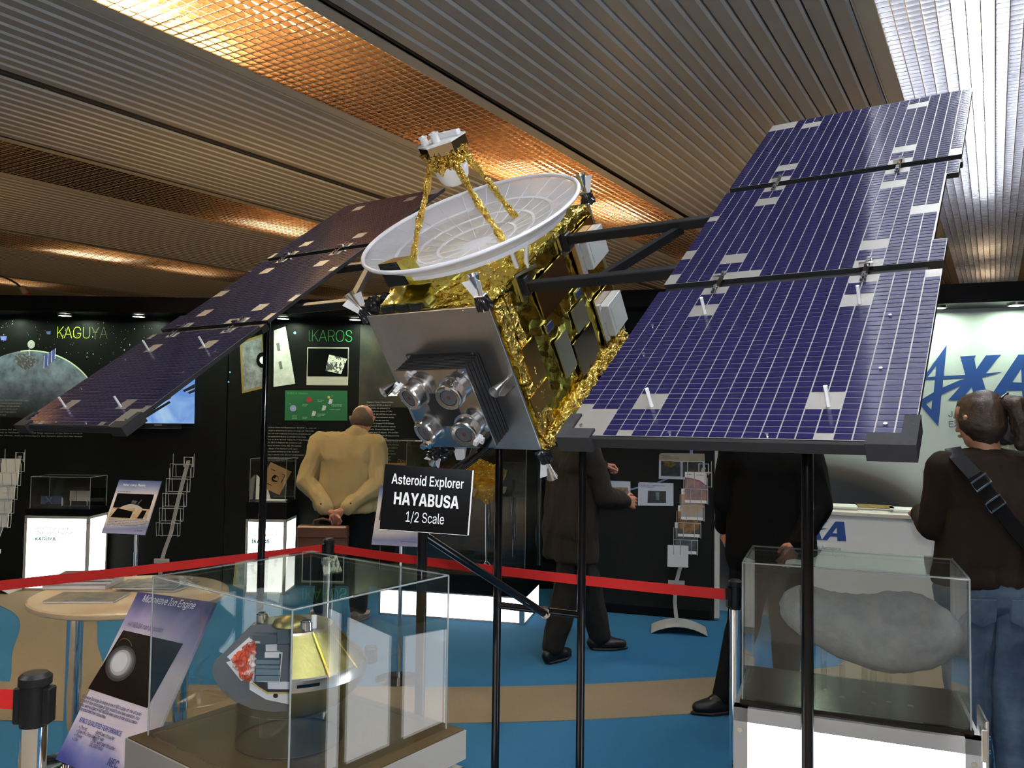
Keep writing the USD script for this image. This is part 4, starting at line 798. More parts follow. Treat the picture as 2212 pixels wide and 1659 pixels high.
part(pi2, 'pedestal_text', cat(text(f2, 'Small Solar Power', .055, .537, .024, weight=350, size=40, width=.25), text(f2, 'Sail Demonstrator', .055, .500, .024, weight=350, size=40, width=.25)), GQ)
part(pi2, 'pedestal_title', text(f2, 'IKAROS', .055, .440, .030, weight=800, size=40, width=.155), AQ)
hi = thing('display_case', 'clear upright case with a tan sail sheet behind the left pole', 'display case', (-2.1, 7.05, .79)); glass_box(hi, f2, .02, .335, .79, 1.165, .02, .32, .004, .0025)
ms = thing('sail_model', 'tan square of sail film with black marks inside the upright clear case', 'model', f2.p(.2, .80, -.15))
SF = Fr(f2.p(.20, .985, -.15), f2.ux * .86 - f2.uy * .42 - f2.uz * .25, f2.uy * .86 + f2.ux * .42)
part(ms, 'tan_film', SF.box(-.10, .10, -.115, .115, -.002, .002), M('tan_film', (.50, .28, .10), .4)); part(ms, 'film_marks', cat([SF.flat(sg.Point(0, 0).buffer(.03).difference(sg.Point(.006, 0).buffer(.022)), .003), SF.flat(rect(-.07, .06, -.03, .066), .003), SF.flat(rect(.04, .06, .066, .066), .003), SF.flat(rect(.06, -.01, .066, .06), .003), SF.flat(rect(-.05, -.07, -.0, -.063), .003), SF.flat(rect(-.02, -.02, .03, -.012), .003), SF.flat(rect(-.022, .0, .0, .03), .003)]), BLACKP)
part(ms, 'white_sheet', Fr(f2.p(.10, .90, -.17), (.9, .2, 0), (.1, .2, 1)).slab(Pg((-.07, -.1), (.06, -.1), (.02, .03), (-.07, .12)), 0, .003), PAPER); part(ms, 'film_stand', f2.box(.1, .3, .792, .80, -.2, -.1), WHITEP)
# low glowing plinth with the tall dark showcase
tall = thing('showcase', 'tall dark glass showcase on a low glowing white plinth behind the stand', 'showcase', (-.4, 6.3, 0))
f3 = glow_pedestal(tall, (-1.02, 6.42), unit(V(.116 + 1.02, 6.15 - 6.42, 0)), 1.168, .56, 0, .205, screws=False, fr=.012)
part(tall, 'bracket', f3.box(1.13, 1.168, .0, .10, .0005, .003), STEEL); part(tall, 'bracket_screw', tube(f3.p(1.149, .05, .003), f3.p(1.149, .05, .007), .008, 10), STEEL)
part(tall, 'black_base', f3.box(-.01, 1.178, .205, .345, -.57, .01), BLACKP); part(tall, 'black_back', f3.box(-.01, 1.178, .345, 1.30, -.57, -.555), BLACKF)
glass_box(tall, f3, 0, 1.168, .345, 1.36, .0, .55, .006, .002)
part(tall, 'label_strip', f3.box(.78, 1.05, .346, .395, -.06, -.05), M('label_blue', (.02, .025, .12), .5))
gm = thing('gold_spacecraft_model', 'small gold foil orbiter model inside the tall dark showcase', 'model', f3.p(.74, .40, -.25))
gc = f3.p(.76, 1.05, -.25); gx = unit(f3.ux * .9 - f3.uy * .35); gz = np.cross(gx, f3.uz); 
part(gm, 'gold_body', crumple(boxf(gc, gx, f3.uz, np.cross(gx, f3.uz), -.13, .13, -.11, .11, -.13, .13), .02, .02, 22, 5), foil_mat('gold_foil_orange', (.86, .52, .06), .2, 40, .9), smooth=28)
part(gm, 'instrument_box', boxf(gc, gx, f3.uz, np.cross(gx, f3.uz), -.05, .02, .11, .15, .06, .12), M('instrument_tan', (.3, .22, .1), .4)); part(gm, 'instrument_aperture', boxf(gc, gx, f3.uz, np.cross(gx, f3.uz), -.038, -.01, .15, .153, .075, .105), BLACKF)
part(gm, 'solar_paddle', cat([boxf(gc, gx, f3.uz, np.cross(gx, f3.uz), s * .16 - .004, s * .16 + .004, -.08, .08, -.3, .02) for s in (-1,)]), M('paddle_grey', (.15, .16, .13), .3)); part(gm, 'thruster', lathe([(0, 0), (.012, 0), (.03, .06), (.028, .06), (0, .01)], gc + gx * .14, gz, f3.uz, gx, 20), STEEL)
part(gm, 'model_stand', cat(tube(gc - f3.uy * .14 + f3.ux * .03, f3.p(.80, .36, -.25), .008, 10), *[tube(f3.p(.80, .42, -.25), f3.p(.80 + .07 * math.cos(t), .347, -.25 + .07 * math.sin(t)), .004, 8) for t in (0, 2.1, 4.2)]), STEEL)

# ---------------------------------------------------------------- reading boards on chrome posts
def grad_mat(name, lo, hi, z0, z1, stops):
    MATS[name] = usdkit.material(stage, '/World/Looks/' + name, {'tc': ('texture_coordinate', {}), 's': ('separate_xyz', {}), 'n': ('noise_texture', {'scale': 5, 'detail': 3.0}), 'm': ('map_range', {'from_min': z0, 'from_max': z1, 'clamp': True}), 'a': ('math', {'math_type': 'multiply_add', 'value2': .28}), 'b': ('math', {'math_type': 'subtract', 'value2': .14}),
        'r': ('rgb_ramp', {'ramp': stops}), 'p': ('principled_bsdf', {'roughness': .45})}, [('tc.object', 's.vector'), ('tc.object', 'n.vector'), ('s.z', 'm.value'), ('n.fac', 'a.value1'), ('m.result', 'a.value3'), ('a.value', 'b.value1'), ('b.value', 'r.fac'), ('r.color', 'p.base_color')], surface='p.BSDF'); return MATS[name]
def board_frame(c, yaw, tilt):
    y, t = math.radians(yaw), math.radians(tilt); ux = V(math.cos(y), -math.sin(y), 0); return Fr(c, ux, math.sin(t) * V(math.sin(y), math.cos(y), 0) + V(0, 0, math.cos(t)))
BSTOPS = [(0, (.30, .30, .50)), (.08, (.20, .24, .46)), (.20, (.66, .62, .62)), (.70, (.72, .66, .66)), (.86, (.26, .32, .55)), (1, (.05, .08, .24))]
def reading_board(c, yaw, tilt, w, h, label, fill):
    f = board_frame(c, yaw, tilt); base = V(c[0], c[1], 0) + V(math.sin(math.radians(yaw)), math.cos(math.radians(yaw)), 0) * .05
    t = thing('reading_board', label, 'sign', base)
    zl = h * math.cos(math.radians(tilt)) / 2
    part(t, 'board', f.box(-w / 2, w / 2, -h / 2, h / 2, -.008, 0, .001), grad_mat('board_%d' % len(MATS), 0, 0, c[2] - zl, c[2] + zl, BSTOPS))
    part(t, 'post', tube(base + V(0, 0, .012), (base[0], base[1], c[2] - .0), .011, 16), CHROME, smooth=30); part(t, 'post_base', lathe([(0, 0.003), (.14, 0.003), (.14, .008), (.02, .016), (0, .016)], base, n=36), CHROME, smooth=30)
    fill(t, f, w, h); return t
def fill_solar(t, f, w, h):
    part(t, 'title', text(f, 'Solar Array Panels', -.105, .128, .0135, kind='serif', width=.155), WHITEX); part(t, 'subtitle', text(f, 'for lunar orbiter KAGUYA', -.125, .088, .007, width=.085), BLACKP)
    part(t, 'photo', f.flat(rect(-.125, -.025, .125, .08), .001), BLACKP); part(t, 'photo_moon', f.flat(sg.Point(0, -.12).buffer(.135, 40).intersection(rect(-.12, -.025, .12, .08)), .0014), M('photo_moon_grey', (.45, .44, .42), .6))
    part(t, 'photo_craft', cat(f.flat(Pg((-.012, .018), (.022, .018), (.028, .036), (-.006, .040)), .0018), f.flat(Pg((.03, .012), (.05, .045), (.058, .045), (.04, .012)), .0018)), M('photo_craft_grey', (.06, .06, .08), .6))
    part(t, 'photo', f.flat(rect(-.13, -.078, .125, -.010), .0016), M('photo_brown', (.42, .27, .15), .6, var=(40, (.62, .5, .36), .4, .6))); part(t, 'photo_array', cat(f.flat(Pg((-.12, -.07), (.015, -.07), (.02, -.03), (-.09, -.012)), .002), f.flat(Pg((.06, -.07), (.10, -.07), (.11, -.02), (.08, -.02)), .002)), BLACKP)
    part(t, 'board_text', lines(f, ['The solar array panel is a device that generates power for the orbiter', 'all along its life in orbit, and supplies electric power to each equipment', 'of the spacecraft while it flies around the moon at an altitude of', '100 km. It was built of light honeycomb and carried'], -.128, -.088, .0062, .0098, size=24), BLACKP)
    part(t, 'maker_mark', cat([f.flat(Pg((.068 + x, -.148 + y), (.074 + x, -.148 + y), (.071 + x, -.141 + y)), .001) for x, y in ((0, 0), (.006, 0), (.003, .007))]), M('mark_red', (.6, .02, .02), .5)); part(t, 'maker_text', text(f, 'MITSUBISHI', .086, -.147, .007, width=.04), BLACKP)
reading_board(V(-2.249, 4.841, .992), 12.5, 24.4, .29, .331, 'slanted board titled Solar Array Panels on a chrome post', fill_solar)
def fill_behind(t, f, w, h):
    part(t, 'photo', f.flat(rect(-.12, -.03, .12, .12), .001), DKP)
    part(t, 'board_text', lines(f, ['Main mission', 'The mission of sample return from', 'an asteroid and technology for', 'exploration of deep space'], -.06, -.060, .0068, .0098, size=24), BLACKP); part(t, 'maker_text', text(f, 'Institute of Space Science', .03, -.152, .006, width=.1), BLACKP)
reading_board(V(-.653, 4.789, .966), 11.6, 20.2, .29, .351, 'slanted board on a chrome post, partly behind the black name sign', fill_behind)
# the big board about the ion engine beside the left case
k_ = 1.045; TLc, TRc, BLc = [EYE + (V(*p) - EYE) * k_ for p in ((-1.191, 2.626, .977), (-.848, 2.362, 1.007), (-1.356, 2.441, .534))]
ux_, uy_ = unit(TRc - TLc), unit(TLc - BLc); Wb, Hb = np.linalg.norm(TRc - TLc), np.linalg.norm(TLc - BLc); fm = Fr(TLc, ux_, uy_)
mb = thing('reading_board', 'tall slanted board titled Microwave Ion Engine beside the left glass case', 'sign', (TLc[0], TLc[1], 0))
part(mb, 'board', fm.box(0, Wb, -Hb, 0, -.010, 0, .001), grad_mat('board_ion', 0, 0, BLc[2], TRc[2], [(0, (.05, .06, .26)), (.10, (.22, .22, .46)), (.20, (.66, .56, .60)), (.62, (.70, .60, .62)), (.78, (.40, .34, .50)), (.93, (.05, .05, .17)), (1, (.10, .06, .05))]))
part(mb, 'board_post', cat(tube(fm.p(Wb * .5, -Hb * .55, -.012), V(*fm.p(Wb * .5, -Hb * .55, -.1)[:2], .01), .014, 14), lathe([(0, .003), (.16, .003), (.16, .009), (0, .014)], V(*fm.p(Wb * .5, -Hb * .55, -.1)[:2], 0), n=30)), CHROME)
mu = lambda x, y: (lambda p: ((p - fm.o) @ fm.ux, (p - fm.o) @ fm.uy))(hit(x, y, fm.o, fm.uz)); c1 = lambda x, y: mu(x / 2.968, 1100 + y / 2.968)
xt, yt = c1(908, 592); xe, ye = c1(1240, 652)
part(mb, 'title', text(fm, 'Microwave Ion Engine', xt, yt, .024, .002, weight=450, size=60, slant=.22, width=xe - xt), WHITEX)
xt, yt = c1(815, 750); part(mb, 'subtitle', text(fm, 'HAYABUSA main propulsion', xt, yt, .016, .002, weight=400, slant=.2, width=c1(1040, 795)[0] - xt), M('print_navy', (.05, .05, .14), .5))
ph = [c1(793, 776), c1(1175, 863), c1(945, 1275), c1(566, 1150)]; part(mb, 'photo', fm.flat(sg.Polygon(ph), .001), M('photo_black', (.006, .005, .004), .25))
be = np.array([c1(775 + 62 * math.cos(t) + 20 * math.sin(t), 985 - 82 * math.sin(t)) for t in np.linspace(0, 6.2, 30)]); bg = sg.Polygon(be).buffer(0); ctr = c1(760, 970)
for k, (s_, col) in enumerate(((1.55, (.03, .03, .03)), (1.32, (.09, .09, .09)), (1.14, (.22, .22, .22)), (1.0, (.45, .44, .43)), (.78, (.66, .65, .64)))): part(mb, 'photo_beam', fm.flat(affinity.scale(bg, s_, s_ * (.9 if s_ > 1 else 1), origin=(ctr[0] + .03 * (s_ - 1), ctr[1])), .0013 + .0002 * k), M('beam_%d' % k, col, .4))
part(mb, 'photo_ring', fm.flat(sg.LineString([c1(740 + 50 * math.cos(t) + 60, 900 - 70 * math.sin(t)) for t in np.linspace(.3, 2.8, 14)]).buffer(.0015), .0016), M('photo_ring_brown', (.12, .06, .03), .5))
for i, s in enumerate(("Microwave Discharge Ion engine is one of NEC's state-of-the-art prod-", 'ucts which have advantages of high reliability and easy operation. Four', 'engines were equipped in HAYABUSA deep space probe and success-', 'fully demonstrated their robustness.')):
    xt, yt = c1(528 - 13.5 * i, 1207 + 24 * i); part(mb, 'board_text', text(fm, s, xt, yt, .0098, .002, weight=600, size=26, width=(c1(905, 1340)[0] - c1(528, 1207)[0]) * (1 if i < 3 else .53)), M('print_navy', (.05, .05, .14), .5))
xt, yt = c1(508, 1362); part(mb, 'board_heading', text(fm, 'SPACE QUALIFIED PERFORMANCE', xt, yt, .0135, .002, weight=600, size=30, width=c1(778, 1455)[0] - xt), M('print_blue', (.04, .06, .30), .5))
for i, (a, b) in enumerate((('• Thrust', ': 8mN per thruster'), ('• Specific Impulse', ': 3200 sec'), ('• Power', ': 350 watt per thruster'), ('• Life', ': 20,000 hour'))):
    for s, x, y in ((a, 505 - 14 * i, 1403 + 25 * i), (b, 608 - 14 * i, 1437 + 26 * i)): part(mb, 'board_text', text(fm, s, *c1(x, y), .0098, .002, weight=600, size=26), M('print_navy', (.05, .05, .14), .5))
xt, yt = c1(685, 1640); part(mb, 'maker_text', text(fm, 'NEC', xt, yt, .021, .002, weight=600, size=50), M('print_navy', (.05, .05, .14), .5))

# ---------------------------------------------------------------- name sign on the stand
sf = Fr((-.246, 2.399, 1.306), *(lambda y, r: (V(math.cos(y), -math.sin(y), 0) * math.cos(r) + V(0, 0, 1) * math.sin(r), V(0, 0, 1) * math.cos(r) - V(math.cos(y), -math.sin(y), 0) * math.sin(r)))(math.radians(-2.5), math.radians(-3.6)))
sg_ = thing('name_sign', 'black rectangular sign reading Asteroid Explorer HAYABUSA 1/2 Scale', 'sign', (-.246, 2.40, 1.21))
part(sg_, 'sign_board', sf.box(-.131, .127, -.095, .095, -.011, 0), BLACKP); part(sg_, 'white_edge', cat(sf.box(.127, .1315, -.095, .095, -.011, .0), sf.box(-.131, .127, -.0965, -.095, -.011, .0)), WHITEP)
WL = M('sign_white', (.92, .92, .92), .5)
part(sg_, 'sign_text', text(sf, 'Asteroid Explorer', -.108, .040, .0290, .001, weight=650, size=70, width=.213), WL)
part(sg_, 'sign_text', text(sf, 'HAYABUSA', -.098, -.020, .0365, .001, weight=800, size=80, width=.193), WL)
part(sg_, 'sign_text', text(sf, '1/2 Scale', -.060, -.068, .0290, .001, weight=450, size=70, width=.116), WL)
part(sg_, 'sign_clip', sf.box(-.02, .02, -.07, .06, -.034, -.0115), BLACKM)

# ---------------------------------------------------------------- left case with the capsule
FCn, RC, LC = V(-.499, 1.890, 0), V(-.172, 2.327, 0), V(-1.003, 2.221, 0)
ru = unit(RC - FCn); lu = unit(np.cross(V(0, 0, 1), ru)); Wr, Wl = .545, .600            # right-hand side runs along ru, left-hand side along lu
CF = Fr((FCn[0], FCn[1], 0), ru, (0, 0, 1))                                               # x along the right side, y up, z outwards (towards the right); depth = -z runs along lu
cp_ = thing('case_pedestal', 'glowing pedestal with a thick grey-edged black tray under the capsule case', 'pedestal', (-.6, 2.25, 0))
glow_pedestal(cp_, tuple((FCn - ru * .03 - lu * .04)[:2]), ru, Wr + .085, Wl + .07, 0, .552, mat=emit_mat('pedestal_glow_dim', (1, .98, .93), BOX_W * .8))
part(cp_, 'tray', CF.box(-.045, Wr + .035, .588, .668, -Wl - .035, .045), M('tray_grey', (.26, .25, .23), .45)); part(cp_, 'tray_top', CF.box(-.040, Wr + .030, .668, .671, -Wl - .03, .040), M('tray_brown_gloss', (.060, .035, .013), .38, specular_ior_level=.3)); part(cp_, 'tray_neck', CF.box(.02, Wr - .03, .552, .588, -Wl, .0), BLACKP)
gcase = thing('display_case', 'large clear acrylic case over the cutaway capsule, front left', 'display case', (-.6, 2.25, .671)); glass_box(gcase, CF, 0, Wr, .6715, 1.10, 0, Wl, .006, .0024)
# capsule
KO = V(*on_z(640, 1500, .745)[:2], 0); KO = V(-.592, 2.245, 0)
vd = unit(V(KO[0], KO[1], 0)); vr = V(vd[1], -vd[0], 0)                                     # away from the camera, and to its right
cap = thing('reentry_capsule', 'cutaway re-entry capsule in gold film with an orange parachute pack inside', 'model', (KO[0], KO[1], .745))
prof_low = [(.0, .742), (.05, .745), (.10, .757), (.145, .780), (.180, .812), (.198, .842), (.203, .856)]
prof_band = [(.203, .856), (.2045, .868), (.202, .884), (.196, .888)]
prof_up = [(.196, .888), (.150, .935), (.112, .974)]
prof_top = [(.112, .974), (.108, .979), (.0, .980)]
GC = M('capsule_gold_film', (.25, .225, .075), .36, .9, bump=(34, .35, .006)); GC2 = M('capsule_gold_tint', (.16, .14, .035), .32, .35, bump=(12, .15, .01))
aC0, aC1 = math.pi * .5 - .03, math.pi * 2 - .42                                            # the shell; the open sector faces the left front
def cl(prof, n=64, a0=-.5 * math.pi - .0, a1=math.pi, **k): return lathe(prof, KO, vr, vd, V(0, 0, 1), n, a0, a1)
part(cap, 'heat_shield', cl(prof_low), GC2, smooth=40); part(cap, 'belt', cl(prof_band), STEEL, smooth=40); part(cap, 'upper_cone', cl(prof_up), GC, smooth=40); part(cap, 'top_plate', cl(prof_top), M('capsule_bronze', (.42, .36, .30), .3, 1.0), smooth=40)
part(cap, 'gold_dome', lathe([(.05, .980), (.044, .992), (.022, 1.002), (0, 1.006)], KO - vr * .005 - vd * .01, vr, vd, V(0, 0, 1), 32), GC, smooth=40)
part(cap, 'stay_strap', cat([cl([(.205, .884), (.115, .978)], 3, a, a + .03) for a in (-1.1, -.62, -.30)]), M('strap_amber', (.55, .36, .04), .25, 1.0))
part(cap, 'belt_label', cl([(.2052, .868), (.2052, .876)], 8, -1.50, -1.22), BLACKP)
KF = Fr(KO, -vr, (0, 0, 1)); KF = Fr(KO, vr, (0, 0, 1))                                      # section plane facing the viewer
kz = KF.uz if KF.uz @ vd < 0 else -KF.uz
ks = lambda x, y: (lambda p: ((p - KO) @ vr, p[2]))(hit(x, y, KO, vd)); kq = lambda *pts: sg.Polygon([ks(480 + x * 340 / 2212, 1320 + y * 340 / 2212) for x, y in pts]).buffer(0)
outer = sg.Polygon([(0, .742)] + [(-r, z) for r, z in prof_low[1:] + prof_band[1:] + prof_up[1:]] + [(-.108, .979), (0, .980)])
GREYC = M('section_grey', (.13, .13, .135), .5); SWH = M('section_white', (.80, .80, .84), .5)
clip = lambda g: g.intersection(outer.buffer(.004))
part(cap, 'section_face', KF.slab(outer, -.004, .0), GREYC)
part(cap, 'liner', cat([KF.slab(clip(kq(*q)), .0, .003) for q in (((70, 640), (380, 365), (400, 390), (530, 390), (530, 430), (460, 440), (120, 690)), ((60, 720), (130, 690), (310, 960), (270, 980)), ((385, 950), (430, 940), (640, 1080), (960, 1085), (960, 1310), (620, 1240), (385, 1100)), ((640, 990), (960, 990), (960, 1085), (640, 1085)), ((415, 430), (770, 430), (770, 550), (850, 580), (810, 1000), (415, 985)))]), SWH)
part(cap, 'parachute_pack', crumple(KF.slab(clip(kq((150, 690), (300, 545), (350, 470), (455, 425), (430, 900), (390, 940), (310, 940), (160, 720))), .003, .010), .008, .012, 60, 3), M('parachute_orange', (.72, .10, .02), .7, var=(26, (.85, .70, .66), .5, .6)), smooth=30)
part(cap, 'instrument_box', KF.slab(clip(kq((470, 450), (610, 450), (610, 550), (830, 600), (800, 970), (450, 970))), .003, .006), M('box_slate', (.06, .08, .10), .5))
part(cap, 'circuit_board', cat([KF.slab(clip(kq((480, y0), (815, y0 + 5), (800, y1), (470, y1))), .006, .011) for y0, y1 in ((670, 730), (745, 790), (800, 880), (890, 968))]), M('board_slate', (.16, .22, .27), .5))
part(cap, 'white_component', cat(KF.slab(clip(kq((615, 440), (755, 435), (755, 545), (615, 545))), .006, .014), KF.slab(clip(kq((600, 560), (800, 555), (800, 640), (600, 640))), .006, .012)), SWH)
part(cap, 'inner_shell', cat(KF.slab(clip(kq((430, 985), (640, 995), (640, 1090), (960, 1095), (960, 1140), (620, 1140))), .003, .005)), M('shell_dark', (.03, .012, .01), .5)); part(cap, 'shell_trim', KF.slab(clip(kq((400, 1000), (430, 1000), (640, 1130), (960, 1135), (960, 1150), (630, 1150))), .005, .007), M('trim_yellow', (.60, .45, .08), .4))
part(cap, 'grommet', KF.slab(clip(kq(*[(750 + 34 * math.cos(t), 1180 + 28 * math.sin(t)) for t in np.linspace(0, 6.2, 18)])), .003, .008), BLACKR)
part(cap, 'top_block', cat(KF.slab(kq((430, 300), (770, 300), (770, 420), (540, 430), (540, 380), (430, 370)), .001, .030), KF.slab(kq((780, 200), (1060, 190), (1050, 300), (960, 400), (780, 400)), .004, .045)), M('block_slate', (.07, .08, .095), .5))
part(cap, 'axis_wall', lathe([(.0, .742), (.0, .98), (.108, .979), (.196, .888), (.203, .856), (.145, .780), (.05, .745), (0, .742)], KO - vr * 0, vr, vd, V(0, 0, 1), 2, -.5 * math.pi - .012, -.5 * math.pi), SWH)
for a, r, m in ((2.8, .085, CHROME), (-1.15, .088, CHROME)):
    q = KO + (vr * math.cos(a) + vd * math.sin(a)) * r + V(0, 0, .980); part(cap, 'fitting', cat(tube(q, q + V(0, 0, .022), .016, 18), tube(q + V(0, 0, .022), q + V(0, 0, .026), .012, 18)), m, smooth=30)
q = KO + (vr * math.cos(-.85) + vd * math.sin(-.85)) * .085 + V(0, 0, .98); part(cap, 'white_pin', tube(q, q + V(0, 0, .034), .007, 14), WHITEP, smooth=30)
q = KO + vr * .212 + vd * .03 + V(0, 0, .875); part(cap, 'side_lug', cat(boxf(q, vr, vd, V(0, 0, 1), -.012, .022, -.02, .02, -.022, .022, .005)), BLACKR)
rg = thing('acrylic_ring', 'clear acrylic ring on the tray supporting the capsule', 'stand', (KO[0], KO[1], .671)); part(rg, 'ring_wall', lathe([(.142, .6715), (.142, .772), (.138, .772), (.138, .6715), (.142, .6715)], KO, n=56), PANE, smooth=40); part(rg, 'ring_edge', pipe([KO + V(.142 * math.cos(t), .142 * math.sin(t), .6735) for t in np.linspace(0, 2 * np.pi, 56, endpoint=False)], .0016, 6, True), M('ring_edge_dark', (.03, .02, .01), .3))
# little framed card leaning in front of the case
lc = on_z(576, 1640, .60); LFf = Fr(FCn - lu * -.06 - ru * .085 + V(0, 0, .665), -lu, unit(ru * .55 + V(0, 0, .85)))
card = thing('framed_card', 'small white-framed colourful card at the near edge of the capsule case', 'sign', LFf.p(0, 0))
part(card, 'card', LFf.box(-.11, .11, -.15, 0, -.008, 0, .001), WHITEP); part(card, 'card_picture', LFf.flat(rect(-.10, -.14, .10, -.01), .001), M('card_picture', (.50, .56, .66), .5, var=(12, (.60, .40, .20), .5, .65))); part(card, 'card_label', cat(LFf.flat(rect(-.085, -.035, -.03, -.018), .0016), LFf.flat(rect(.0, -.035, .05, -.018), .0016)), M('print_blue', (.04, .06, .30), .5))

# ---------------------------------------------------------------- right case with the asteroid
yw = 21.5; RO = V(.661, 2.316, 0); RF = wall_frame(RO, yw)
ap = thing('asteroid_pedestal', 'glowing white pedestal with black top, right foreground', 'pedestal', (1.0, 2.4, 0))
glow_pedestal(ap, tuple(RF.p(-.022, 0, .022)[:2]), RF.ux, .61, .375, .0, .752, fr=.038, mat=emit_mat('pedestal_glow_cool', (.97, .98, 1.0), BOX_W * 1.7))
part(ap, 'black_top', RF.box(-.006, .572, .752, .768, -.337, .006), TOPB); part(ap, 'corner_bracket', cat(RF.box(.596, .603, .62, .80, -.12, .02, .001), RF.box(.586, .600, .70, .78, -.01, .024, .001)), STEEL)
for z in (.66, .72, .755): part(ap, 'bracket_screw', tube(RF.p(.603, z, .0), RF.p(.609, z, .0), .006, 10), CHROME)
ac = thing('display_case', 'clear acrylic case over the grey asteroid model, right foreground', 'display case', RF.p(.28, .768, -.16)); glass_box(ac, RF, 0, .566, .7685, 1.150, 0, .331, .006, .0024)
am = thing('asteroid_model', 'pale grey potato-shaped asteroid model with a rough knobbly surface', 'model', RF.p(.30, .86, -.165))
ao = on_y(1865, 1348, 0) if False else hit(1868, 1346, RF.p(.283, 0, -.165), RF.uz)
lob = [((-.178, .038, 0), .052), ((-.150, .020, .01), .072), ((-.085, -.002, 0), .080), ((-.02, -.020, 0), .090), ((.05, -.022, 0), .105), ((.115, -.012, 0), .104), ((.165, -.015, 0), .082), ((.190, -.022, 0), .058)]
sph = lambda c, r: manifold3d.Manifold.sphere(r, 40).scale((1.0, 1.0, .88)).translate(c)
am_ = manifold3d.Manifold.batch_boolean([manifold3d.Manifold.batch_hull([sph(*lob[i]), sph(*lob[i + 1])]) for i in range(len(lob) - 1)], manifold3d.OpType.Add).refine_to_length(.008)
q = am_.to_mesh(); tm = trimesh.Trimesh(q.vert_properties[:, :3], q.tri_verts, process=True); trimesh.smoothing.filter_laplacian(tm, iterations=40); 
v_ = np.array(tm.vertices); d_ = .004 + (meshkit.fbm(v_ * 14, 3, 3) - .5) * .016 + (meshkit.noise(v_ * 60, 5) ** 3) * .005 + (meshkit.noise(v_ * 120, 8) - .5) * .0015; v_ = v_ + tm.vertex_normals * d_[:, None]
part(am, 'asteroid_body', (ao + v_[:, :1] * RF.ux * .98 + v_[:, 1:2] * V(0, 0, 1) + v_[:, 2:3] * RF.uz, tm.faces), M('asteroid_grey', (.23, .24, .255), .9, bump=(260, .5, .004), var=(16, (.29, .30, .31), .35, .65)), smooth=True)
for dx, dz in ((-.06, .03), (.0, -.04), (.06, .02), (.115, .03), (.02, .05), (-.11, -.02)):
    p = ao + RF.ux * dx + RF.uz * dz; p[2] = 0; part(am, 'acrylic_rod', tube(p + V(0, 0, .7685), p + V(0, 0, ao[2] - .062), .008, 12), PANE, smooth=30)

# ---------------------------------------------------------------- round table with magazines
tb = thing('round_table', 'round beige bistro table on chrome legs behind the left glass case', 'table', (-1.68, 3.64, 0)); TC = V(-1.679, 3.644, 0)
part(tb, 'tabletop', lathe([(0, .722), (.395, .722), (.408, .728), (.410, .736), (.408, .745), (.400, .75), (0, .75)], TC, n=72), M('tabletop_beige', (.50, .38, .24), .35), smooth=30)
for dx, dy in ((-.232, -.03), (.190, .10)):
    c = TC + V(dx, dy, 0); part(tb, 'leg', tube(c + V(0, 0, .02), c + V(0, 0, .722), .033, 24), CHROME, smooth=30); part(tb, 'leg_foot', lathe([(0, .003), (.17, .003), (.17, .010), (.04, .022), (0, .022)], c, n=36), CHROME, smooth=30)
MAG = [M('magazine_' + n, c, .35, var=(18, c2, .4, .62)) for n, c, c2 in (('dark', (.05, .045, .05), (.22, .20, .2)), ('plaid', (.20, .04, .03), (.03, .03, .03)), ('brown', (.20, .13, .07), (.05, .05, .06)), ('blue', (.05, .06, .10), (.3, .28, .26)))]
def mag(x, y, z, w, d, h, rot, label, cover):
    a = math.radians(rot); ux = V(math.cos(a), math.sin(a), 0); uy = V(-ux[1], ux[0], 0); k = thing('magazine', label, 'magazine', (x, y, z))
    part(k, 'pages', boxf((x, y, z), ux, uy, V(0, 0, 1), -w / 2, w / 2, -d / 2, d / 2, .0005, h - .001), PAPER); part(k, 'cover', boxf((x, y, z), ux, uy, V(0, 0, 1), -w / 2 - .001, w / 2 + .001, -d / 2 - .001, d / 2 + .001, h - .001, h), cover)
zz = .7505
mx = on_z(182, 1264, .75)
for i, (h, w, l, c) in enumerate(((.020, .275, 'grey magazine at the bottom of the left pile on the round table', MAG[0]), (.014, .285, 'dark magazine second from the top of the left pile on the round table', MAG[3]), (.012, .27, 'dark and red magazine on top of the left pile on the round table', MAG[1]))):
    mag(mx[0] + .008 * i, mx[1] + .005 * i, zz, w, .20, h, 3 + 3 * i, l, c); zz += h + .0006
m2 = on_z(190, 1288, .76); mag(m2[0], m2[1], .7505, .285, .18, .009, 4, 'thin brochure with brown cover at the front edge of the round table', MAG[2])
m3 = on_z(345, 1262, .76); mag(m3[0], m3[1], .7505, .28, .21, .010, -12, 'dark brochure on the right half of the round table', MAG[3]); mag(m3[0] - .03, m3[1] - .02, .7612, .27, .20, .008, 6, 'dark brochure lying across another on the right half of the round table', MAG[0])

# ---------------------------------------------------------------- stanchions and red tape
BELT = M('belt_red', (.60, .012, .010), .7, bump=(500, .3, .002))
def stanchion(c, h, r, label):
    t = thing('stanchion', label, 'stanchion', c); c = V(*c)
    part(t, 'tube', tube(c + V(0, 0, .02), c + V(0, 0, h - .06), r, 28), CHROME, smooth=30); part(t, 'base', lathe([(0, .003), (.16, .003), (.165, .012), (.15, .022), (r + .01, .045), (0, .045)], c, n=40), CHROME, smooth=30)
    part(t, 'cap', lathe([(0, h + .012), (r * .9, h + .012), (r + .006, h + .004), (r + .006, h - .012), (r + .001, h - .014), (r + .001, h - .10), (0, h - .10)], c, n=32), BLACKR, smooth=30)
    part(t, 'belt_slot', cat(boxf(c, *E3, -r - .012, -r + .004, -.016, .016, h - .095, h - .018, .003), boxf(c, *E3, r - .004, r + .012, -.016, .016, h - .095, h - .018, .003)), BLACKR)
    return c
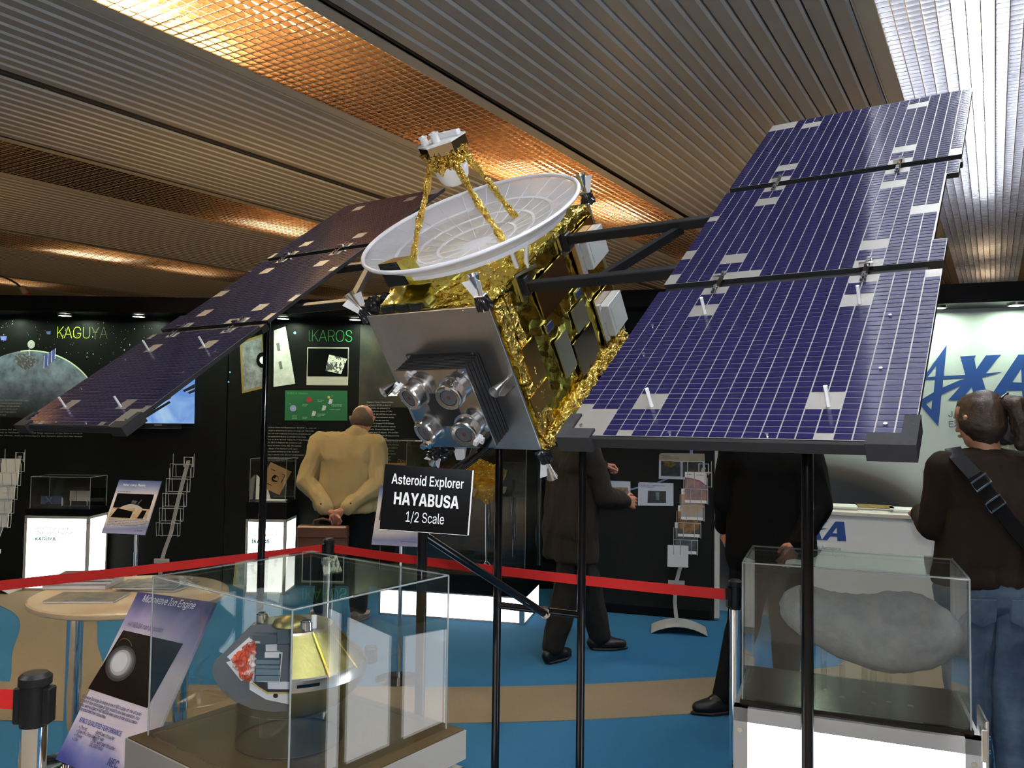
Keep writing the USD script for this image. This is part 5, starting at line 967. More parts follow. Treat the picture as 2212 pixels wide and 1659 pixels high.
sA = stanchion((-.935, 4.22, 0), .905, .0235, 'chrome stanchion where the red tape bends, behind the capsule case'); sB = stanchion((.862, 3.12, 0), .935, .0200, 'slim chrome stanchion beside the right glass case'); sC = stanchion((-1.02, 1.775, 0), .975, .027, 'chrome stanchion with black cap, bottom left corner'); sD = stanchion((-3.30, 2.30, 0), .90, .024, 'chrome stanchion holding the far end of the red tape, left of the picture')
def belt(a, b, z0, z1, w, label, sag=.012):
    P = [V(*(V(*a) + (V(*b) - V(*a)) * s)[:2], z0 + (z1 - z0) * s - sag * 4 * s * (1 - s)) for s in np.linspace(0, 1, 14)]; d = unit(V(*(V(*b) - V(*a))[:2], 0)); n = V(-d[1], d[0], 0) * .0009
    v = np.array([p + V(0, 0, e * w / 2) + n * g for p in P for e, g in ((-1, -1), (1, -1), (1, 1), (-1, 1))]); f = []
    for i in range(len(P) - 1):
        for j in range(4): a_, b_ = 4 * i + j, 4 * i + (j + 1) % 4; f += [(a_, b_, a_ + 4), (b_, b_ + 4, a_ + 4)]
    solo('barrier_tape', label, 'barrier tape', (v, np.array(f)), BELT)
toward = lambda p, q, r: V(*p) + unit(V(*q) - V(*p)) * r
belt(toward(sA, sD, .04), toward(sD, sA, .04), .866, .845, .040, 'red barrier tape running to the left over the round table')
belt(toward(sA, sB, .04), toward(sB, sA, .04), .866, .885, .041, 'red barrier tape running to the right in front of the suited man')
belt(toward(sC, sD, .045), toward(sD, sC, .045), .925, .86, .042, 'short piece of red barrier tape at the bottom left corner')

# ---------------------------------------------------------------- brochure racks
RG = M('rack_grey', (.36, .36, .35), .4); COV = [M('cover_' + n, c, .5, var=(9, c2, .42, .6)) for n, c, c2 in (('red_earth', (.30, .16, .12), (.12, .1, .14)), ('grey_orange', (.34, .33, .34), (.5, .26, .05)), ('black_orange', (.02, .02, .025), (.4, .18, .02)), ('space', (.01, .012, .02), (.06, .08, .10)))]
def rack(o, label, nb, top, lean=.115, yaw=8, cover=True):
    o = V(*o); t = thing('brochure_rack', label, 'rack', o); y = math.radians(yaw); ux = V(math.cos(y), -math.sin(y), 0); uz = V(-math.sin(y), -math.cos(y), 0)
    arc = [(x, .055 * (1 - (x / .20) ** 2)) for x in np.linspace(-.20, .20, 13)]; pts = np.array([o + ux * x + uz * d + V(0, 0, z + .003 + e) for d, e in ((-.13, 0), (.13, 0), (.13, .004), (-.13, .004)) for x, z in arc]); n = 13; f = []
    for a in range(4):
        b = (a + 1) % 4
        for i in range(n - 1): f += [(a * n + i, a * n + i + 1, b * n + i), (a * n + i + 1, b * n + i + 1, b * n + i)]
    part(t, 'arched_base', (pts, np.array(f)), RG)
    spine = lambda s: o + ux * (lean * (s ** 1.5) * 1.6 - .035 * math.sin(math.pi * min(1, s * 2.2)) - .01) + V(0, 0, .05 + (top - .05) * s)
    ps = [spine(s) for s in np.linspace(0, 1, 16)]; part(t, 'pole', cat(*[boxf(a, ux, np.cross(unit(b - a), ux), unit(b - a), -.014, .014, -.006, .006, -.003, np.linalg.norm(b - a) + .003) for a, b in zip(ps[:-1], ps[1:])]), RG)
    hd = spine(1.0); part(t, 'handle', pipe([hd + ux * -.035 + V(0, 0, -.05), hd + ux * -.035 + V(0, 0, .03), hd + ux * .035 + V(0, 0, .03), hd + ux * .035 + V(0, 0, -.05)], .006, 8), RG)
    m = spine(.26); part(t, 'clamp', boxf(m, ux, uz, np.cross(ux, uz), -.06, .06, -.004, .012, -.018, .018), RG)
    for i in range(5):
        c = spine(.45 + .108 * i); w = .086; B = c + uz * .02
        P = [B + ux * -w + V(0, 0, .19), B + ux * -w + V(0, 0, 0), B + uz * .045 + ux * -w, B + uz * .06 + ux * -w + V(0, 0, .11), B + uz * .06 + ux * w + V(0, 0, .11), B + uz * .045 + ux * w, B + ux * w, B + ux * w + V(0, 0, .19)]
        part(t, 'wire_pocket', cat(pipe(P, .0028, 6), pipe([B + uz * .045 + ux * -w * .45, B + uz * .06 + ux * -w * .45 + V(0, 0, .11)], .0028, 6), pipe([B + uz * .045 + ux * w * .45, B + uz * .06 + ux * w * .45 + V(0, 0, .11)], .0028, 6), pipe([B + ux * -w, B + ux * w], .0028, 6), pipe([B + ux * -w + V(0, 0, .1), B + ux * w + V(0, 0, .1)], .0028, 6)), RG)
        if i < nb: yield i, B, ux, uz
NB = ['brochure with dark space cover in the lowest filled pocket of the right rack', 'brochure with black and orange cover in the right rack, second filled pocket from below', 'brochure with grey and orange cover in the right rack, second pocket from the top', 'brochure with red desert cover in the top pocket of the right rack', '']
def brochure(B, ux, uz, label, cov, i):
    f = Fr(B + uz * .028 + V(0, 0, .006), ux, V(0, 0, 1) - uz * .10); k = thing('brochure', label, 'brochure', f.o)
    part(k, 'pages', f.box(-.078, .078, 0, .225, -.004, .004), PAPER)
    if cov is not None:
        part(k, 'cover_picture', f.flat(Pg((-.078, .02), (.078, .02), (.078, .13), (.03, .165), (-.03, .18), (-.078, .185)), .005), cov)
        part(k, 'cover_swoosh', f.flat(Pg((-.078, .185), (-.03, .18), (.03, .165), (.078, .13), (.078, .115), (.03, .152), (-.03, .172), (-.078, .18)), .0055), M('swoosh_%d' % i, ((.16, .05, .20), (.50, .24, .03), (.50, .24, .03), (.22, .05, .16))[i], .5))
        part(k, 'cover_mark', cat(text(f, 'JAXA', -.068, .203, .009, .0052, weight=700), text(f, 'HAYABUSA', .0, .200, .008, .0052, weight=500)), M('print_navy', (.05, .05, .14), .5))
rb = on_z(1462, 1350, 0) - V(.02, .17, 0)
for i, B, ux, uz in rack((rb[0], rb[1], 0), 'grey wire brochure rack full of brochures beside the white partition edge', 4, 1.20, yaw=10): brochure(B + ux * .0, ux, uz, NB[i], COV[3 - i], i)
bl = Fr(V(rb[0] - .02, rb[1] - .05, .475), (.985, -.17, 0), (0, -.1, 1)); kb = thing('brochure', 'plain white leaflet below the filled pockets of the right rack', 'brochure', bl.o); part(kb, 'pages', bl.box(-.075, .075, 0, .16, -.003, .003), PAPER)
for _ in rack((on_y(353, 1260, 6.7)[0], 6.7, 0), 'empty grey wire brochure rack between the lunar and the solar sail pedestals', 0, 1.16, yaw=0): pass
lr = on_y(6, 1200, 7.05)
for i, B, ux, uz in rack((lr[0] - .06, 7.05, 0), 'grey brochure rack holding white leaflets at the left picture edge', 4, 1.16, yaw=0): brochure(B, ux, uz, 'white leaflet in the left-edge rack, pocket %s' % ('lowest', 'second lowest', 'third lowest', 'uppermost')[i], None, i)
# cable with red plug hanging by the left end of the canopy
cb = thing('hanging_cable', 'black cable with a red plug hanging from the ceiling at the left', 'cable', on_y(20, 610, 7.6))
part(cb, 'cable', pipe([on_y(*p, 7.6) for p in ((-60, 575), (-20, 590), (5, 597), (25, 606), (38, 614), (46, 622))], .009, 8), BLACKR, smooth=30); part(cb, 'plug', tube(on_y(46, 621, 7.6), on_y(62, 641, 7.6), .022, 16, .030), M('plug_grey', (.30, .22, .16), .5)); part(cb, 'plug_end', tube(on_y(58, 636, 7.6), on_y(70, 651, 7.6), .032, 16), M('plug_red', (.30, .02, .03), .5))
# ---------------------------------------------------------------- people
MF = manifold3d.Manifold
SKIN = M('skin', (.50, .25, .15), .5, subsurface_weight=.1, subsurface_scale=.01); SKIN2 = M('skin_ruddy', (.46, .19, .11), .5)
def ball(p, r, n=16, s=(1, 1, 1)): return MF.sphere(1.0, n).scale((r * s[0], r * s[1], r * s[2])).translate(tuple(map(float, p)))
def bone(p, r, q, s): return MF.batch_hull([ball(p, r), ball(q, s)])
def chain(*a): return [bone(a[i][0], a[i][1], a[i + 1][0], a[i + 1][1]) for i in range(len(a) - 1)]
def union(b): return MF.batch_boolean(b, manifold3d.OpType.Add)
def soft(m, edge, it=12, lamb=.5):
    q = m.refine_to_length(edge).to_mesh(); t = trimesh.Trimesh(q.vert_properties[:, :3], q.tri_verts, process=True); trimesh.smoothing.filter_taubin(t, lamb=lamb, nu=lamb + .03, iterations=it); return t
def to_mf(t): t.merge_vertices(); return MF(manifold3d.Mesh(np.asarray(t.vertices, np.float32), np.asarray(t.faces, np.uint32)))
def folds(t, amp, scale, seed, stretch=(1, 1, .35)):
    v = np.array(t.vertices); n = 1 - np.abs(2 * meshkit.fbm(v * V(*stretch) * scale, 3, seed) - 1); return trimesh.Trimesh(v + t.vertex_normals * ((n ** 2 - .45) * amp)[:, None], t.faces, process=False)
def hand(w, d, nrm, side, curl=.5, k=1.0):
    """w wrist, d towards the knuckles, nrm out of the palm, side towards the thumb"""
    d, nrm = unit(d), unit(nrm); side = unit(V(*side) - d * (V(*side) @ d)); out = []
    palm = [ball(w, .024 * k, 12), *[ball(w + d * .085 * k + side * o * k, .013 * k, 12) for o in (-.030, -.010, .011, .030)], ball(w + d * .03 * k + side * .022 * k, .017 * k, 12)]
    out.append(MF.batch_hull(palm))
    for o, L, r in ((-.031, .062, .0078), (-.011, .078, .0088), (.011, .083, .009), (.031, .074, .0088)):
        p = w + d * .088 * k + side * o * k; a = curl * .75; pts = [p]
        for f, c in ((.46, .9), (.31, 1.0), (.23, .8)):
            dd = d * math.cos(a) + nrm * math.sin(a); pts.append(pts[-1] + dd * L * f * k); a += curl * c
        out += chain(*[(q, r * k * (1 - .06 * i)) for i, q in enumerate(pts)])
    t0 = w + d * .022 * k + side * .026 * k; t1 = t0 + (d * .6 + side * .62 + nrm * .35) * .040 * k; t2 = t1 + (d * .85 + side * .15 + nrm * .4) * .030 * k; t3 = t2 + (d * .9 - side * .1 + nrm * .4) * .024 * k
    out += chain((t0, .013 * k), (t1, .0105 * k), (t2, .0092 * k), (t3, .0075 * k))
    return soft(union(out), .006, 6)
def person(label, loc, J, hands, skin, clothes, hair, look_dir, up_dir=(0, 0, 1), hs=1.0, shoe_mat=BLACKR):
    t = thing('person', label, 'person', loc); j = {k: V(*v) for k, v in J.items()}
    hd, lk = j['head'], unit(look_dir); up = unit(V(*up_dir) - lk * (V(*up_dir) @ lk)); sd = np.cross(lk, up)
    hp = lambda x, y, z: hd + (sd * x + lk * y + up * z) * hs
    b = [MF.batch_hull([ball(hp(0, -.020, .030), .084 * hs), ball(hp(0, .028, .035), .074 * hs), ball(hp(0, .022, -.035), .064 * hs)]), MF.batch_hull([ball(hp(0, .020, -.03), .062 * hs), ball(hp(0, .055, -.088), .026 * hs), ball(hp(.028, .02, -.07), .032 * hs), ball(hp(-.028, .02, -.07), .032 * hs)]),
         MF.batch_hull([ball(hp(0, .098, .012), .008 * hs), ball(hp(0, .118, -.028), .011 * hs), ball(hp(.012, .100, -.032), .008 * hs), ball(hp(-.012, .100, -.032), .008 * hs)]),
         bone(hp(.020, .094, -.058), .007 * hs, hp(-.020, .094, -.058), .007 * hs), bone(hp(.034, .092, .028), .008 * hs, hp(.014, .098, .026), .008 * hs), bone(hp(-.034, .092, .028), .008 * hs, hp(-.014, .098, .026), .008 * hs)]
    for s in (-1, 1): b.append(MF.batch_hull([ball(hp(s * .083, -.012, .018), .010 * hs), ball(hp(s * .094, -.024, .012), .012 * hs), ball(hp(s * .082, -.010, -.030), .008 * hs)]))
    nb = hp(0, -.018, -.055)
    b += chain((nb, .054 * hs), (j['neck'], .058)); ch, pv = j['chest'], j['pelvis']; sw = j['shL'] - j['shR']
    b += [MF.batch_hull([ball(ch + sw * .26, .105), ball(ch - sw * .26, .105), ball(j['shL'], .05), ball(j['shR'], .05), ball(j['neck'] - V(0, 0, .05), .065)]), MF.batch_hull([ball(ch + sw * .22, .100), ball(ch - sw * .22, .100), ball(pv + sw * .20, .105), ball(pv - sw * .20, .105)])]
    for s in 'LR':
        b += chain((ch + sw * (.3 if s == 'L' else -.3), .075), (j['sh' + s], .056), (j['el' + s], .040), (j['wr' + s], .026)); b += chain((pv + sw * (.18 if s == 'L' else -.18), .09), (j['hip' + s], .088), (j['kn' + s], .056), (j['an' + s], .036), (j['toe' + s] * V(.5, .5, 1) + j['an' + s] * V(.5, .5, 0), .018))
    body = soft(union(b), .016, 8); full = to_mf(body)
    for h in hands: full = full + to_mf(h)
    part(t, 'body', full, skin, smooth=50)
    for s in (-1, 1): part(t, 'eye', ball(hp(s * .030, .088, .010), .0115 * hs, 14), M('eye_white', (.7, .7, .68), .2))
    for nm, m, mat in clothes(j, ch, pv, sw): part(t, nm, m, mat, smooth=50)
    for nm, m, mat in hair(hp): part(t, nm, m, mat, smooth=40)
    for s in 'LR':
        d = unit((j['toe' + s] - j['an' + s]) * V(1, 1, 0)); c = np.cross(d, V(0, 0, 1)); a, q = j['an' + s], j['toe' + s]; g = lambda x, y, z, r: ball(V(a[0], a[1], 0) + d * x + c * y + V(0, 0, z), r, 14)
        L = np.linalg.norm((q - a)[:2])
        up_ = MF.batch_hull([g(-.055, 0, .052, .036), g(-.05, 0, .03, .030), g(L * .6, .015, .040, .036), g(L * .6, -.015, .040, .036), g(L, .0, .036, .030)]) + MF.batch_hull([g(0, 0, .085, .047), g(-.02, 0, .05, .042), g(L * .4, 0, .055, .040)])
        part(t, 'shoe', soft(up_.trim_by_plane((0, 0, 1), .012), .012, 5), shoe_mat, smooth=40)
        part(t, 'shoe_sole', soft(MF.batch_hull([g(-.06, 0, .010, .010).scale((1, 1, 1)), g(-.045, .026, .010, .010), g(-.045, -.026, .010, .010), g(L * .6, .042, .010, .010), g(L * .6, -.042, .010, .010), g(L + .03, 0, .010, .010)]), .02, 1), BLACKM)
    return t
def sleeve(j, s, r0, r1, r2, cut=.0, ext=0):
    w = j['el' + s] + (j['wr' + s] - j['el' + s]) * (1 - cut); return chain((j['sh' + s], r0), (j['el' + s], r1), (w, r2))
def top_cloth(j, ch, pv, sw, hem, r=.118, sl=(.078, .058, .046), cut=.04, collar=.068, waist=.135, nz=.05):
    lo = V(pv[0], pv[1], hem)
    b = [MF.batch_hull([ball(ch + sw * .27, r), ball(ch - sw * .27, r), ball(j['shL'], sl[0] * .9), ball(j['shR'], sl[0] * .9), ball(j['neck'] - V(0, 0, .065), .085)]), MF.batch_hull([ball(ch + sw * .25, r), ball(ch - sw * .25, r), ball(lo + sw * .25, waist), ball(lo - sw * .25, waist)]), bone(j['neck'] - V(0, 0, .05), collar + .012, j['neck'] + V(0, 0, nz), collar)]
    for s in 'LR': b += [bone(ch + sw * (.3 if s == 'L' else -.3), r * .85, j['sh' + s], sl[0])] + sleeve(j, s, *sl, cut)
    return b
def trousers(j, pv, sw, top, r=(.118, .098, .072, .062), foot=.035):
    b = [MF.batch_hull([ball(V(pv[0], pv[1], top - .06) + sw * .2, .118), ball(V(pv[0], pv[1], top - .06) - sw * .2, .118), ball(j['hipL'], r[0]), ball(j['hipR'], r[0])])]
    for s in 'LR': b += chain((j['hip' + s], r[0]), (j['kn' + s], r[2] + .012), (j['an' + s] + V(0, 0, .02), r[3]))
    return union(b).trim_by_plane((0, 0, 1), foot).trim_by_plane((0, 0, -1), -top)
def hair_cap(hp, pts, seed=3, mat=None): return ('hair', folds(soft(MF.batch_hull([ball(hp(*p), r) for p, r in pts]), .010, 4), .006, 60, seed, (1, 1, .3)), mat)

# --- man in the beige jacket, seen from behind, hands clasped on a briefcase handle
c = V(-1.24, 6.17, 0); q = lambda x, y, z: c + V(x, y, z)
Jb = dict(head=q(.085, .125, 1.515), neck=q(.055, .04, 1.405), chest=q(.01, .0, 1.22), pelvis=q(0, 0, .88), shL=q(-.205, .0, 1.335), shR=q(.205, .0, 1.320), elL=q(-.285, -.085, 1.055), elR=q(.255, -.085, 1.045), wrL=q(-.105, -.215, .870), wrR=q(.045, -.215, .880), hipL=q(-.095, 0, .86), hipR=q(.095, 0, .86), knL=q(-.12, .01, .48), knR=q(.10, .02, .48), anL=q(-.17, .0, .08), anR=q(.10, .03, .08), toeL=q(-.26, .10, .035), toeR=q(.14, .17, .035))
JACK = M('jacket_beige', (.33, .25, .12), .85, specular_ior_level=.15, bump=(160, .3, .002)); TRB = M('trousers_black', (.005, .005, .006), .8, specular_ior_level=.1); TRD = M('trousers_charcoal', (.014, .013, .012), .8, specular_ior_level=.1)
def cl_b(j, ch, pv, sw):
    jk_ = folds(soft(union(top_cloth(j, ch, pv, sw, .88, r=.122, sl=(.086, .068, .052), waist=.142, collar=.068, nz=.0)).trim_by_plane((0, 0, 1), .835) , .018, 8), .026, 9, 4)
    yield 'jacket', jk_, JACK
    yield 'trousers', folds(soft(trousers(j, pv, sw, .95), .022, 8), .014, 9, 5), TRB
    for s in 'LR': w, e = j['wr' + s], j['el' + s]; d = unit(w - e); yield 'cuff', soft(bone(w - d * .075, .055, w - d * .03, .051), .012, 3), JACK; yield 'cuff_button', ball(w - d * .05 + V(.0, -.055, .005), .008), BLACKR
    yield 'collar', soft(bone(j['neck'] + V(-.035, -.01, -.005), .062, j['neck'] + V(.035, -.0, -.005), .062), .012, 5), JACK
def hr_b(hp):
    HB = M('hair_brown', (.075, .045, .022), .75, bump=(240, .6, .003)); yield 'hair', folds(soft(MF.batch_hull([ball(hp(0, -.045, -.025), .074), ball(hp(.048, -.01, -.01), .046), ball(hp(-.048, -.01, -.01), .046), ball(hp(0, -.058, .010), .060)]), .010, 4), .006, 60, 3), HB
hL = hand(Jb['wrL'] + V(.03, -.01, -.02), (.62, -.10, -.62), (-.5, .65, -.2), (.3, -.5, .6), .75); hR = hand(Jb['wrR'] + V(-.03, -.01, -.02), (-.62, -.10, -.62), (.5, .65, -.2), (-.3, -.5, .6), .75)
person('balding person in a beige jacket seen from behind, hands clasped behind the back', c, Jb, [hL, hR], SKIN2, cl_b, hr_b, (.12, .80, -.62), shoe_mat=M('shoe_brown', (.10, .055, .025), .35))
br = thing('briefcase', 'brown leather briefcase held behind the back of the person in beige', 'briefcase', q(-.12, -.2, .53)); LEA = M('leather_brown', (.075, .026, .012), .4, bump=(30, .2, .004))
part(br, 'case_body', box(c[0] - .30, c[0] + .065, c[1] - .285, c[1] - .205, .535, .745, .014), LEA); part(br, 'flap', box(c[0] - .302, c[0] + .067, c[1] - .292, c[1] - .20, .66, .752, .012), LEA); part(br, 'handle', pipe([q(x, -.245, z) for x, z in ((-.19, .75), (-.18, .785), (-.12, .80), (-.06, .785), (-.05, .75))], .010, 8), LEA, smooth=30)
# --- man in the dark suit, turned to the right, gesturing
c2 = V(.405, 5.36, 0); fa = math.radians(24); fr2 = V(math.cos(fa), math.sin(fa), 0); rt2 = V(fr2[1], -fr2[0], 0); q2 = lambda x, y, z: c2 + rt2 * x + fr2 * y + V(0, 0, z)   # x to his right (towards us), y ahead
Js = dict(head=q2(-.01, .085, 1.565), neck=q2(0, .03, 1.43), chest=q2(0, .0, 1.22), pelvis=q2(0, -.01, .86), shL=q2(-.20, .01, 1.345), shR=q2(.20, .01, 1.345), elL=q2(-.25, .10, 1.15), elR=q2(.24, .10, 1.055), wrL=q2(-.20, .335, 1.225), wrR=q2(.14, .315, 1.015), hipL=q2(-.09, 0, .84), hipR=q2(.09, 0, .84), knL=q2(-.10, .13, .47), knR=q2(.10, -.04, .46))
aR, aL = V(.285, 5.235, .08), V(.615, 5.53, .08); Js.update(anR=aR, anL=aL, toeR=aR + V(.10, .10, -.045), toeL=aL + V(.155, .015, -.045), knR=q2(.07, -.06, .46), knL=q2(-.08, .16, .47))
SUIT = M('suit_charcoal', (.019, .016, .013), .85, specular_ior_level=.1, bump=(200, .3, .002))
def cl_s(j, ch, pv, sw):
    b = top_cloth(j, ch, pv, sw, .82, r=.120, sl=(.080, .062, .050), waist=.138, collar=.066, nz=.01); lo = V(pv[0], pv[1], .66); b.append(MF.batch_hull([ball(V(pv[0], pv[1], .86) + sw * .22, .135), ball(V(pv[0], pv[1], .86) - sw * .22, .135), ball(lo + sw * .24, .135), ball(lo - sw * .24, .135)]))
    yield 'suit_jacket', folds(soft(union(b).trim_by_plane((0, 0, 1), .635), .018, 8), .022, 8, 6), SUIT
    yield 'trousers', folds(soft(trousers(j, pv, sw, .92, r=(.112, .10, .078, .070)), .022, 8), .018, 9, 7), TRD
    for s in 'LR': w, e = j['wr' + s], j['el' + s]; d = unit(w - e); yield 'shirt_cuff', soft(bone(w - d * .02, .036, w + d * .004, .034), .01, 2), WHITEX
    yield 'shirt_collar', soft(bone(j['neck'] + V(0, 0, .0), .064, j['neck'] + V(0, 0, .03), .060), .012, 3), WHITEX
def hr_s(hp): yield hair_cap(hp, [((0, -.035, .045), .078), ((0, .03, .065), .056), ((.04, -.02, .01), .055), ((-.04, -.02, .01), .055), ((0, -.05, -.02), .06)], 5, M('hair_dark', (.012, .010, .009), .6, bump=(240, .6, .003)))
hL2 = hand(Js['wrL'], fr2 * .95 + V(0, 0, .02), V(0, 0, -1) + rt2 * .2, rt2, 1.15); hR2 = hand(Js['wrR'], fr2 * .9 - rt2 * .2 - V(0, 0, .15), -rt2 - V(0, 0, .2), V(0, 0, 1), .6)
person('person in a dark suit turned to the right, both forearms raised in a gesture', c2, Js, [hL2, hR2], SKIN2, cl_s, hr_s, tuple(fr2 * .93 - V(0, 0, .25)))
# --- person in black behind the asteroid case, one hand on the back
c3 = V(1.40, 4.38, 0); q3 = lambda x, y, z: c3 + V(x, y, z)
Jd = dict(head=q3(.03, .06, 1.64), neck=q3(.01, .02, 1.50), chest=q3(0, 0, 1.28), pelvis=q3(0, 0, .92), shL=q3(-.195, .0, 1.415), shR=q3(.195, .0, 1.415), elL=q3(-.235, .05, 1.12), elR=q3(.225, -.10, 1.11), wrL=q3(-.20, .20, .96), wrR=q3(.075, -.20, .925), hipL=q3(-.09, 0, .90), hipR=q3(.09, 0, .90), knL=q3(-.14, .0, .49), knR=q3(.09, .02, .49), anL=q3(-.245, .0, .08), anR=q3(.10, .04, .08), toeL=q3(-.395, -.03, .035), toeR=q3(.16, .17, .035))
BLK = M('jacket_black', (.0040, .0036, .0032), .85, specular_ior_level=.08)
def cl_d(j, ch, pv, sw):
    b = top_cloth(j, ch, pv, sw, .84, r=.118, sl=(.080, .062, .048), waist=.138); yield 'jacket', folds(soft(union(b).trim_by_plane((0, 0, 1), .76), .02, 8), .016, 8, 8), BLK
    yield 'trousers', folds(soft(trousers(j, pv, sw, .95), .022, 8), .012, 9, 9), TRB
def hr_d(hp): yield hair_cap(hp, [((0, -.035, .045), .078), ((0, .03, .065), .056), ((.04, -.02, .01), .055), ((-.04, -.02, .01), .055), ((0, -.05, -.02), .06)], 6, MATS['hair_dark'])
hL3 = hand(Jd['wrL'], (.1, .3, -1), (1, 0, 0), (0, 1, .2), .4); hR3 = hand(Jd['wrR'], (-.55, -.05, -.75), (.2, .9, 0), (-.5, -.1, .8), .55)
person('person in black behind the asteroid case, right hand resting behind the back', c3, Jd, [hL3, hR3], SKIN2, cl_d, hr_d, (.1, 1, -.1))
# --- woman with ponytail and shoulder bag
c4 = V(1.985, 3.40, 0); q4 = lambda x, y, z: c4 + V(x, y, z)
Jw = dict(head=q4(-.005, .035, 1.565), neck=q4(.015, .02, 1.44), chest=q4(.01, 0, 1.22), pelvis=q4(-.005, 0, .90), shL=q4(-.165, .01, 1.365), shR=q4(.185, .01, 1.365), elL=q4(-.205, .03, 1.115), elR=q4(.235, .06, 1.10), wrL=q4(-.145, .245, 1.15), wrR=q4(.16, .26, 1.12), hipL=q4(-.085, 0, .87), hipR=q4(.085, 0, .87), knL=q4(-.075, .02, .47), knR=q4(.10, .03, .47), anL=q4(-.055, .0, .08), anR=q4(.12, .02, .08), toeL=q4(-.08, .14, .035), toeR=q4(.17, .15, .035))
SWE = M('sweater_brown', (.020, .013, .009), .9, specular_ior_level=.1, bump=(180, .3, .002)); DEN = M('denim', (.050, .075, .115), .85, specular_ior_level=.1, var=(7, (.10, .14, .19), .4, .65), bump=(300, .3, .001)); HBR = M('hair_chestnut', (.032, .015, .006), .5, bump=(200, .7, .003))
def cl_w(j, ch, pv, sw):
    b = top_cloth(j, ch, pv, sw, .98, r=.106, sl=(.070, .058, .046), waist=.118, cut=.12, collar=.060, nz=-.02); lo = V(pv[0], pv[1], .92); b.append(MF.batch_hull([ball(V(pv[0], pv[1], 1.0) + sw * .22, .112), ball(V(pv[0], pv[1], 1.0) - sw * .22, .112), ball(lo + sw * .27, .125), ball(lo - sw * .27, .125)]))
    yield 'sweater', folds(soft(union(b).trim_by_plane((0, 0, 1), .885), .016, 8), .012, 9, 10), SWE
    yield 'jeans', folds(soft(trousers(j, pv, sw, .93, r=(.125, .10, .070, .062)), .018, 8), .014, 10, 11), DEN
    for s_ in (-1, 1): pc = V(pv[0] + s_ * .085, pv[1] - .122, .80); yield 'jeans_pocket', Fr(pc, (1, 0, .0), (0, -.1, 1)).slab(Pg((-.055, .05), (.055, .05), (.055, -.035), (0, -.06), (-.055, -.035)), -.006, .006), DEN
def hr_w(hp):
    yield hair_cap(hp, [((0, -.035, .045), .084), ((0, .025, .060), .062), ((.045, -.015, -.01), .056), ((-.045, -.015, -.01), .056), ((0, -.055, -.03), .062), ((0, -.03, -.075), .045)], 7, HBR)
    P = [hp(.030, -.115, .070), hp(.055, -.150, .055), hp(.075, -.150, .0), hp(.085, -.135, -.06), hp(.080, -.125, -.12)]; yield 'ponytail', folds(soft(union(chain((P[0], .026), (P[1], .036), (P[2], .042), (P[3], .038), (P[4], .018))), .010, 5), .012, 46, 8, (1, 1, .2)), HBR
    yield 'hair_clip', union([bone(hp(.008 + .02 * i, -.122 - .01 * i, .085 - .012 * i), .008, hp(.035 + .02 * i, -.128, .105 - .02 * i), .006) for i in range(3)]), M('clip_black', (.015, .015, .017), .15)
hL4 = hand(Jw['wrL'], (.15, 1, .1), (.6, 0, -.7), (.7, .1, .6), .7, .9); hR4 = hand(Jw['wrR'], (-.15, 1, .05), (-.6, 0, -.7), (-.7, .1, .6), .7, .9)
person('person with a brown ponytail, dark brown top and jeans, seen from behind at right', c4, Jw, [hL4, hR4], SKIN, cl_w, hr_w, (-.28, .95, -.12), hs=.96)
bag = thing('shoulder_bag', 'black shoulder bag on a wide strap across the back of the ponytailed person', 'bag', q4(.27, -.08, .8))
STR = M('strap_black', (.004, .004, .005), .6, specular_ior_level=.15)
def strap(pts, w, nrm, th=.004):
    P = np.array(pts); d = np.gradient(P, axis=0); d /= np.linalg.norm(d, axis=1, keepdims=True); N = np.array([unit(n) for n in nrm]); s_ = np.cross(d, N); v = np.array([p + s * (e * w / 2) + n * (g * th) for p, s, n in zip(P, s_, N) for e, g in ((-1, 0), (1, 0), (1, 1), (-1, 1))]); f = []
    for i in range(len(P) - 1):
        for k in range(4): a_, b_ = 4 * i + k, 4 * i + (k + 1) % 4; f += [(a_, b_, a_ + 4), (b_, b_ + 4, a_ + 4)]
    return v, np.array(f)
sp_ = [(-.125, .02, 1.448), (-.150, -.06, 1.415), (-.115, -.120, 1.345), (-.055, -.134, 1.255), (.03, -.138, 1.14), (.115, -.140, 1.04), (.190, -.130, .965), (.245, -.10, .92)]
part(bag, 'strap', strap([q4(*p) for p in sp_], .062, [(-.3, -.2, 1), (-.3, -.8, .7), (-.1, -1, .3), (0, -1, .15), (0, -1, .1), (.1, -1, .1), (.35, -.9, .1), (.6, -.7, .1)]), STR)
for p, r_ in (((-.045, -.143, 1.235), -.83), ((-.098, -.138, 1.318), -.83)):
    f_ = Fr(q4(*p), (math.cos(.62), 0, math.sin(.62)), (-math.sin(.62), 0, math.cos(.62))); part(bag, 'buckle', pipe([f_.p(x, y) for x, y in ((-.036, -.020), (.036, -.020), (.036, .020), (-.036, .020))], .0045, 8, True), CHROME)
part(bag, 'clasp', cat(tube(q4(.175, -.150, .985), q4(.225, -.145, .945), .007, 10), tube(q4(.19, -.150, .955), q4(.215, -.146, .975), .005, 8)), M('brass', (.75, .55, .22), .25, 1.0)); part(bag, 'bag_body', box(q4(.20, 0, 0)[0], q4(.52, 0, 0)[0], q4(0, -.13, 0)[1], q4(0, .02, 0)[1], .66, .935, .03), STR)
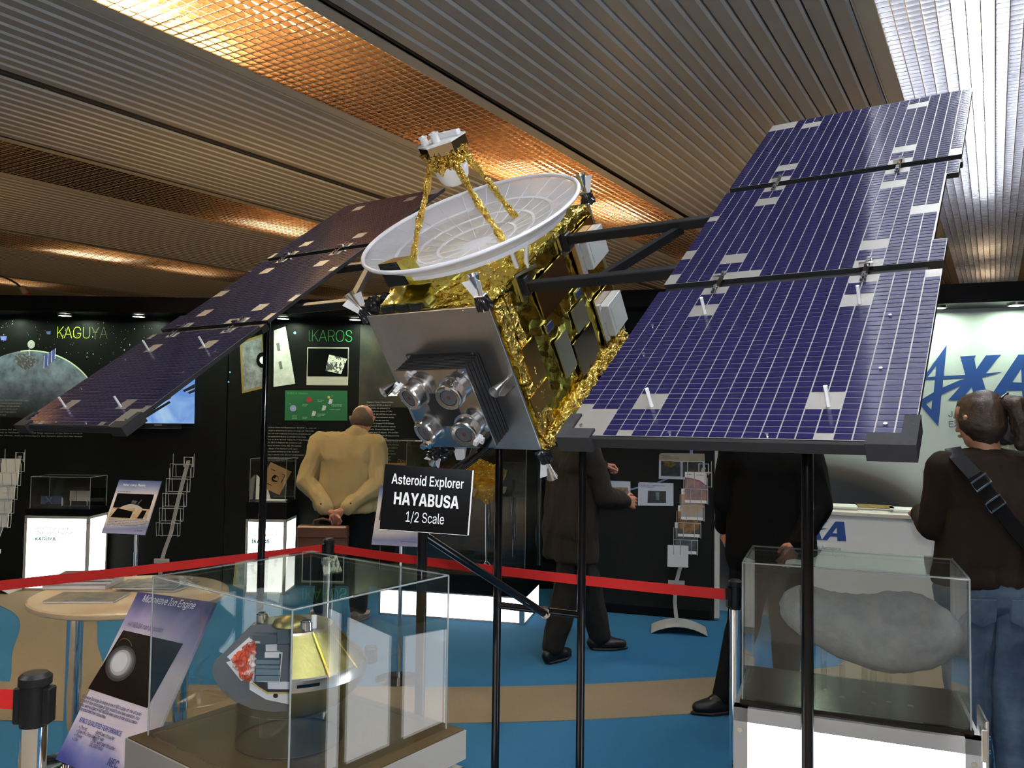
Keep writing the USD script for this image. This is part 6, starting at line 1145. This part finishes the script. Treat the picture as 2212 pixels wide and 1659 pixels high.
# --- dark-haired person beyond her
c5 = V(2.69, 4.35, 0); q5 = lambda x, y, z: c5 + V(x, y, z)
Jz = dict(head=q5(0, .03, 1.525), neck=q5(0, .02, 1.395), chest=q5(0, 0, 1.18), pelvis=q5(0, 0, .86), shL=q5(-.165, 0, 1.32), shR=q5(.165, 0, 1.32), elL=q5(-.20, .03, 1.06), elR=q5(.20, .03, 1.06), wrL=q5(-.14, .22, 1.02), wrR=q5(.14, .22, 1.02), hipL=q5(-.08, 0, .84), hipR=q5(.08, 0, .84), knL=q5(-.085, .02, .46), knR=q5(.085, .02, .46), anL=q5(-.09, 0, .08), anR=q5(.09, 0, .08), toeL=q5(-.1, .14, .035), toeR=q5(.1, .14, .035))
def cl_z(j, ch, pv, sw):
    b = top_cloth(j, ch, pv, sw, .86, r=.108, sl=(.072, .056, .044), waist=.122); yield 'cardigan', folds(soft(union(b).trim_by_plane((0, 0, 1), .78), .02, 8), .014, 8, 12), BLK
    yield 'trousers', folds(soft(trousers(j, pv, sw, .90), .022, 8), .012, 9, 13), TRB
    yield 'scarf', folds(soft(MF.batch_hull([ball(j['neck'] + V(x, y, z), .062) for x, y, z in ((-.05, -.02, -.02), (.06, -.02, -.03), (0, -.03, .02))]), .012, 4), .02, 20, 14), M('scarf_grey_green', (.12, .13, .10), .8, var=(60, (.28, .34, .12), .5, .65))
def hr_z(hp): yield hair_cap(hp, [((0, -.035, .045), .090), ((0, .025, .060), .066), ((.05, -.015, -.03), .060), ((-.05, -.015, -.03), .060), ((0, -.05, -.06), .066)], 9, M('hair_black', (.006, .005, .005), .5, bump=(220, .6, .003)))
hL5 = hand(Jz['wrL'], (.1, 1, 0), (.6, 0, -.7), (.7, .1, .6), .6, .9); hR5 = hand(Jz['wrR'], (-.1, 1, 0), (-.6, 0, -.7), (-.7, .1, .6), .6, .9)
person('black-haired person in black at the right edge, standing beyond the ponytailed person', c5, Jz, [hL5, hR5], SKIN, cl_z, hr_z, (-.3, 1, -.05), hs=.97)
